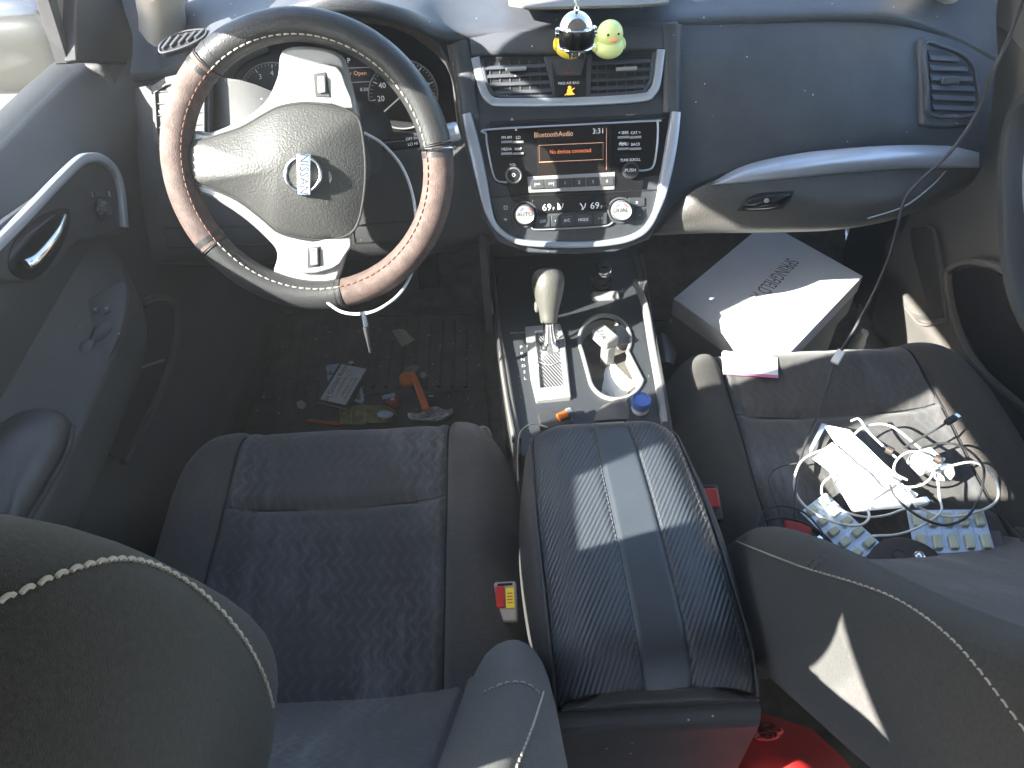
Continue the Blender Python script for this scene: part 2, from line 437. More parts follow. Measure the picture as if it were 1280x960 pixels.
loft('airbag_panel', rows, 'dash', dash, 8, 8)
# glovebox door
rows = [
 [W(838, 262, y=1.01), W(884, 230, y=1.0), W(960, 222, y=1.01), W(1050, 214, y=1.03), W(1140, 209, y=1.06), W(1228, 208, x=.70)],
 [W(832, 275, y=1.0), W(884, 252, y=.99), W(960, 246, y=.995), W(1050, 240, y=1.01), W(1140, 232, y=1.04), W(1215, 228, x=.69)],
 [W(826, 286, y=.995), W(884, 272, y=.99), W(960, 268, y=.992), W(1050, 264, y=1.0), W(1140, 252, y=1.03), W(1195, 243, x=.68)],
 [W(815, 294, y=1.0), W(884, 291, y=1.0), W(960, 290, y=1.0), W(1040, 287, y=1.01), W(1110, 276, y=1.04), W(1165, 258, x=.665)],
 [W(815, 292, y=1.06), W(884, 288, y=1.08), W(960, 286, y=1.09), W(1040, 283, y=1.1), W(1110, 272, y=1.12), W(1160, 254, x=.68)]]
glove = loft('glovebox', rows, 'dash_grain', dash, 8, 6)
sweep('glovebox_seam', crom([W(1186, 209, y=1.082), W(1165, 232, y=1.05), W(1130, 258, y=1.022), W(1085, 273, y=1.0)], 8), (0, -.7, .7), .0025, .0012, 'satin', glove)
gf = fr3((930, 262, .989), (985, 240, .990), (950, 238, .9945))
hp = [(922, 264), (936, 247), (952, 242), (993, 239), (988, 252), (978, 261), (955, 264)]
plate('handle_recess', gf, hp, .004, .004, 'black', glove, bevel=.0005)
pillow('handle', gf, [(928, 261), (938, 249), (953, 245), (987, 242), (983, 251), (975, 258), (955, 262)], .0045, .006, 'gloss_black', glove, curve=3)
lathe('lock', [(0, .0015), (.003, .0015), (.0042, .001), (.0042, 0)], gf.p(958, 251, .009), gf.n, 'satin', glove, 18)
# silver trim blade
rows = [
 [W(888, 229, y=1.012), W(930, 207, y=1.02), W(990, 193, y=1.03), W(1060, 185, y=1.045), W(1140, 181, y=1.07), W(1224, 184, x=.69)],
 [W(892, 230, y=.998), W(934, 216, y=1.0), W(990, 206, y=1.008), W(1060, 199, y=1.022), W(1140, 195, y=1.045), W(1224, 196, x=.686)],
 [W(888, 231, y=.995), W(934, 226, y=.998), W(990, 220, y=1.004), W(1060, 213, y=1.02), W(1140, 208, y=1.045), W(1224, 208, x=.69)],
 [W(888, 233, y=1.005), W(934, 229, y=1.008), W(990, 223, y=1.014), W(1060, 216, y=1.03), W(1140, 211, y=1.06), W(1224, 211, x=.70)]]
loft('silver_trim', rows, 'silver', dash, 6, 6, th=.004)
# top pad (from the rear lip forward under the windscreen)
lip = [W(165, 92, x=-.70), W(205, 86, x=-.655), W(250, 72, y=1.13), W(300, 50, y=1.08), W(345, 24, y=1.03), W(400, 6, y=1.01), W(460, 8, y=1.02), W(515, 22, y=1.05), W(560, 42, y=1.1), W(640, 41, y=1.11), W(700, 39, y=1.11), W(780, 33, y=1.12), W(850, 27, y=1.13), W(950, 22, y=1.145), W(1050, 18, y=1.165), W(1120, 20, y=1.18), W(1190, 44, y=1.205), W(1246, 72, x=.70)]
def fwd(p, dy, dz): return V((p.x, p.y+dy, p.z+dz))
rows = [[fwd(p, .02, -.022) for p in lip], [fwd(p, .0, -.012) for p in lip], [fwd(p, -.006, .0) for p in lip], [fwd(p, .004, .008) for p in lip],
        [V((p.x, p.y+.05, p.z*.6+.88*.4+.002)) for p in lip], [V((p.x*1.02, 1.32, .89)) for p in lip], [V((p.x*1.02, 1.7, .87)) for p in lip]]
top = loft('top_pad', rows, 'dash', dash, 5, 6, th=.002, tdir=(0, 0, -1))
# raised shelf mat on the centre of the pad (pale panel at the top edge)
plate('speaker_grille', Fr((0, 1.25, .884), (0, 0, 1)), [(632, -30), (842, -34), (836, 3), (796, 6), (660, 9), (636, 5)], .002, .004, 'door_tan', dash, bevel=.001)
# defrost vents
def slotvent(px, n, slantx, m='black'):
    pass
for outline, yy, nslat in (([(199, 60), (206, 50), (228, 40), (256, 37), (254, 46), (232, 58), (204, 66)], 1.16, 5), ([(1126, 4), (1140, 0), (1164, 4), (1186, 14), (1180, 20), (1150, 14), (1128, 9)], 1.26, 5)):
    pts = [W(a, b, y=yy) for a, b in outline]
    zc = sum(p.z for p in pts)/len(pts)
    f = Fr((0, yy, zc+.010), (0, -.45, .9))
    # keep the vent on the pad: recompute on a plane through the pad
    c0 = sum(pts, V())/len(pts); f = Fr(c0+V((0, 0, .0)), (0, -.5, .85))
    v = plate('defrost_vent', f, outline, .006, .01, 'black', dash, bevel=.0006, curve=3)
    top_px = [f.p(*q, .007) for q in outline]
    link('vent_frame', sweep_bm(crom(top_px, 4, True), f.n, .003, .003, True), 'dash', v)
    xs = [q[0] for q in outline]; x0, x1 = min(xs), max(xs)
    for k in range(nslat):
        xx = x0+(x1-x0)*(k+.9)/(nslat+.6); yy2 = 0
        if x0 < 500: a, b = (xx-5, 61-(xx-200)*.33+3), (xx+6, 49-(xx-200)*.25)
        else: a, b = (xx-6, 2+(xx-1130)*.14), (xx+7, 9+(xx-1130)*.2)
        sweep('slat', [f.p(*a, .008), f.p(*b, .008)], f.n, .0045, .004, 'dash', v)
# side columns of the stack (beside the screen)
plate('stack_body', ST, [(560, 42), (850, 30), (851, 130), (843, 215), (832, 262), (812, 300), (770, 316), (720, 319), (660, 317), (622, 304), (602, 275), (590, 225), (574, 150)], -.006, .07, 'dash', dash, bevel=.004, tdir=(0, -1, .0))
# left column next to the cluster, slightly rounded
rows = [[ST.p(556, 42, -.03), ST.p(562, 42, -.004), ST.p(575, 41, .002), ST.p(586, 41, -.002), ST.p(588, 41, -.02)],
        [ST.p(566, 100, -.03), ST.p(572, 100, -.004), ST.p(583, 99, .002), ST.p(593, 99, -.002), ST.p(596, 99, -.02)],
        [ST.p(574, 150, -.04), ST.p(579, 150, -.004), ST.p(588, 149, .002), ST.p(598, 149, -.002), ST.p(602, 149, -.02)]]
loft('stack_column', rows, 'dash', dash, 6, 6)
rows = [[ST.p(820, 31, -.02), ST.p(824, 31, -.002), ST.p(836, 30, .003), ST.p(850, 30, -.002), ST.p(854, 30, -.05)],
        [ST.p(824, 90, -.02), ST.p(828, 90, -.002), ST.p(838, 89, .003), ST.p(850, 89, -.002), ST.p(854, 89, -.05)],
        [ST.p(824, 140, -.02), ST.p(829, 140, -.002), ST.p(838, 140, .003), ST.p(849, 140, -.002), ST.p(852, 140, -.05)]]
loft('stack_column', rows, 'dash', dash, 6, 6)
# brow above the centre vents
rows = [[ST.p(587, 42, .0), ST.p(720, 37, .004), ST.p(828, 32, 0)], [ST.p(588, 56, .003), ST.p(720, 52, .008), ST.p(828, 47, .003)],
        [ST.p(590, 69, .002), ST.p(720, 66, .006), ST.p(828, 61, .002)], [ST.p(592, 72, -.012), ST.p(720, 69, -.01), ST.p(828, 64, -.012)]]
loft('vent_brow', rows, 'dash', dash, 10, 5)
# gauge hood surround and instrument cluster
cl = plate('instrument_cluster', CL, [(250, 150), (262, 105), (292, 66), (340, 40), (400, 28), (470, 30), (520, 48), (556, 82), (566, 120), (566, 172), (500, 182), (260, 182)], .0, .03, 'piano', dash, curve=3)
hood = []
for px, py, dd in ((238, 190, 0), (244, 140, 0), (262, 92, 0), (300, 50, 0), (360, 18, 0), (430, 6, 0), (500, 22, 0), (545, 55, 0), (566, 100, 0), (576, 150, 0), (578, 190, 0)):
    hood.append([CL.p(px, py, -.01), CL.p(px, py, .03), CL.p(px, py, .06), CL.p(px+(410-px)*-.06, py+(120-py)*-.06, .055), CL.p(px+(410-px)*-.14, py+(120-py)*-.12, .01)])
loft('gauge_hood', hood, 'dash', dash, 6, 6, th=.0015)
link('gauge_surround', sweep_bm(crom([CL.p(*q, .004) for q in ((262, 172), (266, 118), (290, 74), (330, 50))], 10), CL.n, .035, .01), 'cluster_trim', cl)
def gauge(cx, cy, r, nums, a0, a1, needle, col='gauge'):
    g = plate('gauge_dial', CL, circ(cx, cy, r, 40), .002, .002, col, cl, bevel=0)
    link('dial_ring', sweep_bm([CL.p(*q, .004) for q in circ(cx, cy, r, 48)], CL.n, .0028, .006, True), 'satin', g)
    bm = bmesh.new(); N = 40
    for i in range(N+1):
        a = R(a0+(a1-a0)*i/N); l = .82 if i % 5 == 0 else .9
        p, q = CL.p(cx+r*.95*math.cos(a), cy-r*.95*math.sin(a), .003), CL.p(cx+r*l*math.cos(a), cy-r*l*math.sin(a), .003)
        sweep_bm([p, q], CL.n, .0012 if i % 5 == 0 else .0006, .0004, bm=bm, round_=False)
    link('dial_ticks', bm, 'white_text', g)
    bm = bmesh.new()
    for i, s in enumerate(nums):
        a = R(a0+(a1-a0)*i/(len(nums)-1)); text_into(bm, CL, s, cx+r*.66*math.cos(a), cy-r*.66*math.sin(a), r*.15, .003)
    fin_text('lettering', bm, 'white_text', g)
    a = R(needle); sweep('needle', [CL.p(cx-3*math.cos(a), cy+3*math.sin(a), .006), CL.p(cx+r*.75*math.cos(a), cy-r*.75*math.sin(a), .006)], CL.n, .0022, .001, 'needle', g)
    lathe('needle_hub', [(0, .004), (.006, .003), (.007, 0)], CL.p(cx, cy, .004), CL.n, 'gauge', g, 20)
gauge(504, 118, 43, ['', '20', '40', '60', '80', '100', '120', '140', '160'], 225, -45, 222)
gauge(340, 118, 40, ['0', '1', '2', '3', '4', '5', '6', '7', '8'], 225, -45, 225)
scr = plate('info_screen', CL, rect(416, 70, 463, 140), .003, .002, 'screen', cl)
bm = bmesh.new(); text_into(bm, CL, 'Door Open', 441, 92, 5, .0045)
fin_text('lettering', bm, 'screen_text', scr)
bm = bmesh.new(); text_into(bm, CL, 'P', 436, 76, 5.5, .0045); text_into(bm, CL, '8:30', 455, 112, 4, .0045)
for y_ in (85, 103): sweep_bm([CL.p(418, y_+1, .0045), CL.p(462, y_-1, .0045)], CL.n, .0006, .0003, bm=bm, round_=False)
fin_text('lettering', bm, 'white_text', scr)
# lower driver-side dash below the column
rows = [[W(168, 110, x=-.70), W(205, 105, y=1.14), W(300, 100, y=1.12), W(420, 150, y=1.1), W(500, 165, y=1.09), W(560, 165, y=1.08), W(590, 160, y=1.07)],
        [W(170, 170, x=-.70), W(210, 175, y=1.10), W(300, 180, y=1.07), W(420, 190, y=1.05), W(500, 195, y=1.05), W(560, 200, y=1.04), W(596, 200, y=1.04)],
        [W(178, 250, x=-.70), W(230, 260, y=1.05), W(300, 260, y=1.02), W(420, 260, y=1.01), W(500, 260, y=1.01), W(560, 260, y=1.01), W(606, 262, y=1.01)],
        [W(190, 320, x=-.70), W(240, 325, y=1.03), W(300, 325, y=1.01), W(420, 322, y=1.0), W(500, 318, y=1.0), W(560, 310, y=1.0), W(616, 300, y=1.0)],
        [W(195, 330, x=-.70), W(240, 330, y=1.12), W(300, 330, y=1.12), W(420, 326, y=1.12), W(500, 320, y=1.12), W(560, 314, y=1.12), W(620, 304, y=1.1)]]
loft('knee_panel', rows, 'dash_dark', dash, 6, 6)
kp = Fr(W(470, 285, y=1.0), (0, -.97, .2))
for r_ in ([(205, 285), (330, 283), (334, 306), (212, 310)], [(440, 282), (520, 276), (520, 300), (444, 304)]):
    link('panel_seam', sweep_bm([kp.p(*q, .004) for q in r_], kp.n, .0018, .0015, True), 'black', dash)
# steering column shroud
rows = []
for y_, w_, h_, zc in ((.98, .055, .045, .73), (1.02, .07, .06, .72), (1.07, .085, .075, .70), (1.12, .09, .08, .69)):
    rows.append([V((-.375+w_*math.cos(a*.5236)*(1 if abs(math.cos(a*.5236)) < .9 else .95), y_, zc+h_*math.sin(a*.5236))) for a in range(13)])
link('column_shroud', grid_bm([crom(r, 4) for r in rows]), 'dash_dark', dash, sharp=50)
# wiper stalk with engine knob
stk = tube('wiper_stalk', [W(480, 182, d=1.06), W(515, 178, d=1.05), W(545, 174, d=1.04), W(556, 172, d=1.04)], .0085, 'gloss_black', dash, 6, sides=14)
a, b = W(550, 170, d=1.035), W(574, 163, d=1.035); ax = (b-a).normalized()
lathe('stalk_knob', [(0, 0), (.012, 0), (.0135, .003), (.0135, .024), (.012, .028), (0, .0285)], a, ax, 'silver', stk, 24)
sf = Fr(W(515, 178, d=1.035), (CAM-W(515, 178, d=1.04)))
bm = bmesh.new(); text_into(bm, sf, 'OFF INT', 516, 173, 3.4, .002, ang=-8); text_into(bm, sf, 'LO HI', 516, 180, 3.4, .002, ang=-8); fin_text('lettering', bm, 'white_text', stk)
# left side vent
LV = fr3((170, 100, 1.155), (235, 100, 1.13), (180, 200, 1.085))
LV = Fr(LV.o+LV.n*.012, LV.n)
lv_out = [(188, 108), (205, 96), (240, 88), (262, 88), (262, 190), (206, 190), (192, 175)]
lv_in = [(194, 116), (208, 106), (240, 99), (256, 98), (256, 182), (210, 180), (197, 168)]
v = plate('side_vent', LV, lv_out, .0, .01, 'dash_dark', dash, bevel=.002)
plate('vent_cavity', LV, lv_in, .001, .001, 'black', v, bevel=0)
link('vent_frame', sweep_bm([LV.p(*q, .003) for q in lv_in], LV.n, .004, .005, True), 'dash_dark', v)
for k in range(5):
    yy = 112+k*15; sweep('slat', [LV.p(196, yy+3, .002), LV.p(256, yy-2, .002)], LV.n, .0022, .002, 'dash_dark', v)
box('vent_slider', LV.p(206, 140, .008), V((.016, 0, 0)), V((0, .002, .005)), LV.n*.005, 'silver', v)
# right side vent
RV = fr3((1160, 60, 1.170), (1225, 100, 1.168), (1165, 150, 1.100))
RV = Fr(RV.o+RV.n*.010, RV.n)
rv_out = [(1151, 52), (1168, 52), (1196, 62), (1216, 78), (1226, 102), (1228, 140), (1222, 152), (1200, 157), (1158, 157), (1153, 140)]
rv_in = [(1160, 62), (1176, 63), (1198, 72), (1211, 84), (1217, 104), (1217, 137), (1166, 138), (1164, 110)]
v = plate('side_vent', RV, rv_out, .0, .016, 'dash', dash, bevel=.003, curve=3)
plate('vent_cavity', RV, rv_in, .0012, .001, 'black', v, bevel=0)
link('vent_frame', sweep_bm(crom([RV.p(*q, .003) for q in [(1155, 56), (1178, 58), (1202, 68), (1216, 82), (1221, 104), (1221, 142), (1162, 143), (1159, 108)]], 4, True), RV.n, .005, .006, True), 'dash', v)
for k, (xa, xb) in enumerate(((1162, 1198), (1163, 1209), (1163, 1215), (1164, 1218), (1165, 1218), (1166, 1218))):
    yy = 72+k*12.4; sweep('slat', [RV.p(xa, yy, .003), RV.p(xb, yy+2, .003)], RV.n+V((0, 0, .9)), .0105, .0025, 'dash', v)
box('vent_slider', RV.p(1187, 101, .009), V((.029, .0, 0)), V((0, .004, .011)), RV.n*.007, 'dash', v, bevel=.002)
pillow('vent_wheel', RV, [(1176, 146), (1182, 143), (1196, 143), (1201, 147), (1196, 151), (1181, 151)], .001, .003, 'door_tan', v, curve=3)
# ---------------- centre vents
vc = plate('centre_vent', ST, [(598, 72), (820, 62), (817, 112), (800, 121), (720, 125), (625, 126), (606, 116)], -.001, .004, 'black', dash, bevel=0)
U = [(594, 72), (600, 98), (606, 116), (614, 125), (628, 128), (720, 127), (800, 122), (815, 115), (821, 100), (826, 62)]
link('vent_bezel', sweep_bm(crom([ST.p(*q, .001) for q in U], 6), ST.n, .013, .008), 'silver', vc)
U2 = [(602, 74), (607, 98), (612, 112), (620, 119), (640, 121), (720, 120), (795, 116), (808, 109), (814, 94), (817, 66)]
link('vent_frame', sweep_bm(crom([ST.p(*q, .001) for q in U2], 6), ST.n, .0055, .006), 'dash', vc)
for x0, x1, xo in ((604, 688, 0), (738, 818, 0)):
    for k in range(4):
        y0 = 80+k*10.5; a = x0+k*2.4 if x0 < 650 else x0-k*.6; b = x1-(k*.8 if x0 > 700 else -k*.9)
        b = b-(k*2.2 if x0 > 700 else 0)
        sweep('slat', [ST.p(a, y0-(a-720)*.045, .0018), ST.p(b, y0-(b-720)*.045, .0018)], ST.n+V((0, 0, .8)), .006, .0018, 'dash', vc)
    for k in range(6):
        xx = x0+8+k*(x1-x0-10)/6; sweep('vane', [ST.p(xx, 76, -.0005), ST.p(xx+2, 118, -.0005)], ST.n, .002, .002, 'dash_dark', vc)
for cx, cy in ((645, 86), (783, 86)):
    box('vent_slider', ST.p(cx, cy, .008), (ST.p(cx+13, cy-.6)-ST.p(cx-13, cy+.6)), (0, .002, .005), ST.n*.008, 'satin', vc, bevel=.0015)
pod = plate('switch_pod', ST, [(680, 71), (740, 68), (738, 121), (692, 122)], .004, .01, 'dash', dash, bevel=.001)
plate('pod_face', ST, [(688, 73), (734, 71), (732, 120), (694, 121)], .0055, .003, 'piano', pod)
hz = plate('hazard_button', ST, [(689, 74), (733, 72), (726, 94), (697, 95)], .009, .004, 'dash', pod, bevel=.0008)
bm = bmesh.new(); tri = [ST.p(*q, .0096) for q in ((711, 82), (717, 91), (705, 91.5))]; sweep_bm(tri, ST.n, .0009, .0004, True, bm, False); fin_text('emblem', bm, 'red_dull', hz)
bm = bmesh.new(); text_into(bm, ST, 'PASS AIR BAG', 711, 104, 3.0, .006); fin_text('lettering', bm, 'white_text', pod)
bm = bmesh.new()
for q in (circ(712, 109.5, 2.2, 12), [(709, 112), (714, 111.5), (716, 116), (719, 118), (709, 119)], ): bm.faces.new([bm.verts.new(ST.p(*a, .0062)) for a in q])
sweep_bm([ST.p(706, 119, .0062), ST.p(718, 110, .0062)], ST.n, .0012, .0004, bm=bm, round_=False)
fin_text('warning_lamp', bm, 'amber', pod)
# ---------------- slot and radio
plate('disc_slot', ST, [(612, 152), (835, 142), (835, 146), (612, 156.5)], .0005, .003, 'black', dash, bevel=.0004)
bm = bmesh.new(); text_into(bm, ST, '\u25B2', 640, 149, 3, .0004); text_into(bm, ST, 'DISC', 788, 145, 3.6, .0004); fin_text('lettering', bm, 'print', dash)
rad = plate('radio', ST, [(608, 160), (836, 149), (832, 200), (824, 219), (805, 222), (800, 250), (790, 254), (660, 258), (640, 250), (634, 232), (620, 228), (613, 212)], .001, .006, 'gloss_black', dash, bevel=.001)
link('radio_frame', sweep_bm(crom([ST.p(*q, .003) for q in [(634, 228), (622, 226), (616, 216), (609, 182), (608, 168), (610, 162), (720, 156), (818, 151), (822, 153), (822, 175), (819, 200), (815, 210), (806, 213), (798, 213)]], 5), ST.n, .0028, .003), 'silver', rad)
sc_ = plate('screen', ST, rect(672, 158, 764, 218), .0022, .001, 'screen', rad, bevel=.0004)
bm = bmesh.new(); text_into(bm, ST, 'BluetoothAudio', 692, 168, 6.2, .0025, sq=.86); fin_text('lettering', bm, 'screen_text', sc_)
bm = bmesh.new(); text_into(bm, ST, '3:31', 748, 164, 6.2, .0025); fin_text('lettering', bm, 'white_text', sc_)
bm = bmesh.new(); text_into(bm, ST, 'No devices connected', 713, 189, 5.0, .0025, sq=.8); fin_text('lettering', bm, 'orange_text', sc_)
bm = bmesh.new(); sweep_bm([ST.p(*q, .0025) for q in rect(674, 180, 754, 201)], ST.n, .0008, .0002, True, bm, False); sweep_bm([ST.p(758, 160, .0025), ST.p(758, 212, .0025)], ST.n, .0006, .0002, False, bm, False); fin_text('screen_lines', bm, 'screen_text', sc_)
for (xa, ya, xb, t1, t2) in ((626, 176, 655, 'FM AM', 'CD'), (626, 190.5, 655, 'MEDIA', 'MAP'), (772, 170, 802, '< SEEK', 'CAT >'), (772, 184.5, 802, 'MENU', 'BACK')):
    w = (xb-xa)/2
    for i, t in enumerate((t1, t2)):
        x0 = xa+i*w; b_ = plate('radio_button', ST, rect(x0+.4, ya, x0+w-.4, ya+3), .0035, .003, 'satin', rad, bevel=.0004)
        bm = bmesh.new(); text_into(bm, ST, t, x0+w/2, ya-4, 3.4, .0016, sq=.9); fin_text('lettering', bm, 'white_text', b_)
bm = bmesh.new(); text_into(bm, ST, 'iPod', 778, 179, 3, .0016); text_into(bm, ST, 'TUNE-SCROLL', 788, 200, 3.2, .0016, sq=.85); text_into(bm, ST, 'VOL', 641, 206, 3, .0016); text_into(bm, ST, '\u25B2', 645, 162, 2.6, .0016); fin_text('lettering', bm, 'white_text', rad)
def knob(cx, cy, rpx, h, cap, name, par, ring='satin', txt=None, tm='print'):
    o = ST.p(cx, cy, .001); r = (ST.p(cx+rpx, cy)-ST.p(cx, cy)).length
    k = lathe(name, [(r*1.05, 0), (r*1.05, .003), (r, .004), (r*.93, h-.002), (r*.86, h), (r*.8, h-.0005)], o, ST.n, ring, par, 36)
    lathe('knob_cap', [(r*.82, h-.001), (r*.78, h+.0002), (0, h+.0006)], o, ST.n, cap, k, 32)
    bm = bmesh.new()
    for i in range(30):
        a = i*6.2832/30; s = ST.n.orthogonal().normalized(); u = ST.n.cross(s); d_ = s*math.cos(a)+u*math.sin(a)
        tube_bm([o+d_*r*1.0+ST.n*.004, o+d_*r*.95+ST.n*(h-.003)], .0007, 5, bm=bm)
    link('knurling', bm, 'dash_dark', k)
    if txt:
        bm = bmesh.new(); dx = 0; text_into(bm, ST, txt, cx+0, cy, rpx*.42, h+.0022); fin_text('lettering', bm, tm, k)
    return k
k = knob(642, 219, 10, .016, 'piano', 'power_knob', rad, 'satin', 'O', 'white_text')
k = knob(788, 213, 10, .010, 'piano', 'tune_knob', rad, 'dash', 'PUSH', 'white_text')
# preset row
pr = plate('preset_bar', ST, [(659, 221), (769, 215), (768, 237), (661, 241)], .0025, .002, 'satin', rad, bevel=.0006)
lab = ['<<', '>>', '1', '2', '3', '4', '5', '6']
for i in range(6):
    x0 = 663+i*17.4; b_ = plate('preset_button', ST, rect(x0+.4, 222.5-(x0+8-714)*.045, x0+17, 234-(x0+8-714)*.045), .0055, .004, 'dash_dark', pr, bevel=.0005)
    bm = bmesh.new(); text_into(bm, ST, ['|<<', '>>|', '1', '2', '3', '4'][i], x0+8.6, 228.5-(x0+8-714)*.045, 3.6, .0059); fin_text('lettering', bm, 'white_text', b_)
# ---------------- climate panel
cp = plate('climate_panel', ST, [(613, 246), (826, 236), (818, 268), (803, 290), (770, 299), (672, 303), (642, 298), (622, 282)], .0, .004, 'console', dash, bevel=.001)
dsp = plate('climate_screen', ST, [(665, 250.5), (763, 246.5), (762, 263), (668, 267)], .0025, .003, 'gloss_black', cp, bevel=.0006)
bm = bmesh.new(); text_into(bm, ST, '69', 683.5, 259.5, 8, .003, sq=1.05); text_into(bm, ST, '69', 743.5, 257.3, 8, .003, sq=1.05); text_into(bm, ST, 'F', 692, 261, 3.6, .003); text_into(bm, ST, 'F', 752, 259, 3.6, .003)
for q in ([(697, 256), (699, 256), (699, 262), (697, 262)],): bm.faces.new([bm.verts.new(ST.p(*a, .003)) for a in q])
for cx in (700, 728):
    sweep_bm([ST.p(cx-3, 254, .003), ST.p(cx, 258, .003), ST.p(cx+1, 262, .003)], ST.n, .0016, .0002, bm=bm, round_=False)
    sweep_bm([ST.p(cx+4, 254, .003), ST.p(cx+3, 259, .003), ST.p(cx-1, 262, .003)], ST.n, .0012, .0002, bm=bm, round_=False)
fin_text('lettering', bm, 'white_text', dsp)
bl = plate('button_row', ST, [(676, 268.5), (760, 265), (758, 280), (676, 284)], .003, .003, 'dash_dark', cp, bevel=.0005)
for i, (x0, x1, t) in enumerate(((669, 688, 'OFF'), (688.5, 700, '\u2022'), (700.5, 717, 'A/C'), (717.5, 741, 'MODE'), (741.5, 759, '^ ^'))):
    ym = -(x0-714)*.045; b_ = plate('climate_button', ST, rect(x0+.3, 268+ym, x1-.3, 282+ym), .005, .004, 'console', bl, bevel=.0006)
    bm = bmesh.new(); text_into(bm, ST, t, (x0+x1)/2, 275+ym, 3.6, .0054, sq=.9); fin_text('lettering', bm, 'white_text', b_)
link('button_trim', sweep_bm(crom([ST.p(*q, .003) for q in [(664, 284), (672, 287), (720, 285), (756, 282.5), (766, 278)]], 5), ST.n, .0022, .003), 'satin', cp)
for cx, cy in ((656, 268), (776, 263)):
    link('knob_dish', sweep_bm([ST.p(*q, .002) for q in circ(cx, cy, 15.5, 36)], ST.n, .003, .003, True), 'dash', cp)
    k = knob(cx, cy, 12, .020, 'satin', 'temperature_knob', cp, 'satin', 'AUTO' if cx < 700 else 'DUAL', 'print_dark')
    bm = bmesh.new(); sweep_bm([ST.p(*q, .0222) for q in circ(cx+1, cy-1, 7.6, 10, 20, 70)], ST.n, .001, .0003, bm=bm, round_=False); fin_text('warm_mark', bm, 'red', k)
    bm = bmesh.new(); sweep_bm([ST.p(*q, .0222) for q in circ(cx+1, cy-1, 7.6, 10, 110, 160)], ST.n, .001, .0003, bm=bm, round_=False); fin_text('cool_mark', bm, 'blue', k)
for q, t in ((rect(624, 254, 640, 266), '\u25A1'), (rect(624, 268, 640, 280), 'w'), (rect(786, 247, 806, 258), 'x'), (rect(794, 261, 806, 276), '-')):
    b_ = plate('climate_button', ST, q, .0025, .003, 'console', cp, bevel=.0006); bm = bmesh.new(); c_ = (sum(a[0] for a in q)/4, sum(a[1] for a in q)/4); text_into(bm, ST, t, c_[0], c_[1], 4, .003); fin_text('lettering', bm, 'white_text', b_)
# big silver U trim
Ut = [(583, 142), (592, 180), (602, 225), (610, 262), (620, 284), (638, 298), (662, 304), (720, 306), (770, 302), (798, 293), (814, 277), (825, 250), (833, 215), (840, 175), (845, 140)]
def wf(t): 
    e = abs(t-.5)*2
    return .62 if e < .5 else .62+.55*math.sin((e-.5)/.5*2.6)
link('stack_trim', sweep_bm(crom([ST.p(*q, .003) for q in Ut], 6), ST.n, .0155, .013, wfun=wf), 'silver', dash)
bm = bmesh.new(); sweep_bm([ST.p(607, 157, .0005), ST.p(720, 152, .0005), ST.p(838, 146, .0005)], ST.n, .0012, .0008, bm=bm); sweep_bm([ST.p(612, 247, .0015), ST.p(828, 237, .0015)], ST.n, .001, .0008, bm=bm); link('panel_seam', bm, 'black', dash)
# ================================================================== STEERING WHEEL
RM = .1718; RT = .0204
wx = (WH.p(396, 209)-WH.p(376, 211)); wx = V((1, 0, 0)); wy = WH.n.cross(wx).normalized()
def wp(a, r=RM, h=0): return WH.o+wx*(r*math.cos(R(a)))+wy*(r*math.sin(R(a)))+WH.n*h
wheel = thing('steering_wheel', 'steering wheel in black and brown stitched leather cover with silver spokes, turned sideways', 'steering wheel', WH.o)
def rim(name, a0, a1, m, rt=RT):
    N = max(2, int(abs(a1-a0)/3)); pts = [wp(a0+(a1-a0)*i/N) for i in range(N+1)]
    return link(name, tube_bm(pts, rt, 22), m, wheel, sharp=60)
off = 2
segs = [('black', 5, 127), ('brown', 127, 212), ('black', 212, 276), ('brown', 276, 365)]
for c_, a0, a1 in segs:
    o = rim('rim_leather', a0+off+.7, a1+off-.7, 'leather' if c_ == 'black' else 'brown')
    if c_ == 'brown': o['label'] = 'brown perforated leather section of the wheel cover'
    else: o['label'] = 'smooth black leather section of the wheel cover'
    N = int((a1-a0)/1.5); ii = [wp(a0+off+(a1-a0)*i/N, RM-RT*.62, RT*.80) for i in range(N+1)]
    link('stitching', stitch_bm(ii, WH.n, .006, .0035, .0009), 'thread_red' if c_ == 'brown' else 'thread', o)
for a in (5, 127, 212, 276):
    t = (wp(a+off+1)-wp(a+off-1)).normalized(); o = rim('rim_seam', a+off-5, a+off-2.6, 'leather', RT*1.03); rim('rim_seam', a+off+2.6, a+off+5, 'leather', RT*1.02) if a in (127, 5) else None
    link('seam_groove', tube_bm([wp(a+off)+(wx*math.cos(R(a+off))+wy*math.sin(R(a+off)))*math.cos(k*.2618)*RT*1.0+WH.n*math.sin(k*.2618)*RT*1.0 for k in range(24)], .0012, 6, True), 'black', o)
# silver spoke frame
sp = [(236, 168), (262, 166), (300, 150), (330, 128), (346, 96), (352, 64), (385, 58), (424, 68), (436, 100), (446, 140), (448, 160), (448, 260), (436, 300), (424, 345), (412, 362), (372, 362), (340, 352), (346, 318), (330, 296), (300, 270), (262, 246), (236, 234)]
plate('spoke_frame', WH, sp, -.002, .02, 'satin', wheel, bevel=.004, curve=4)
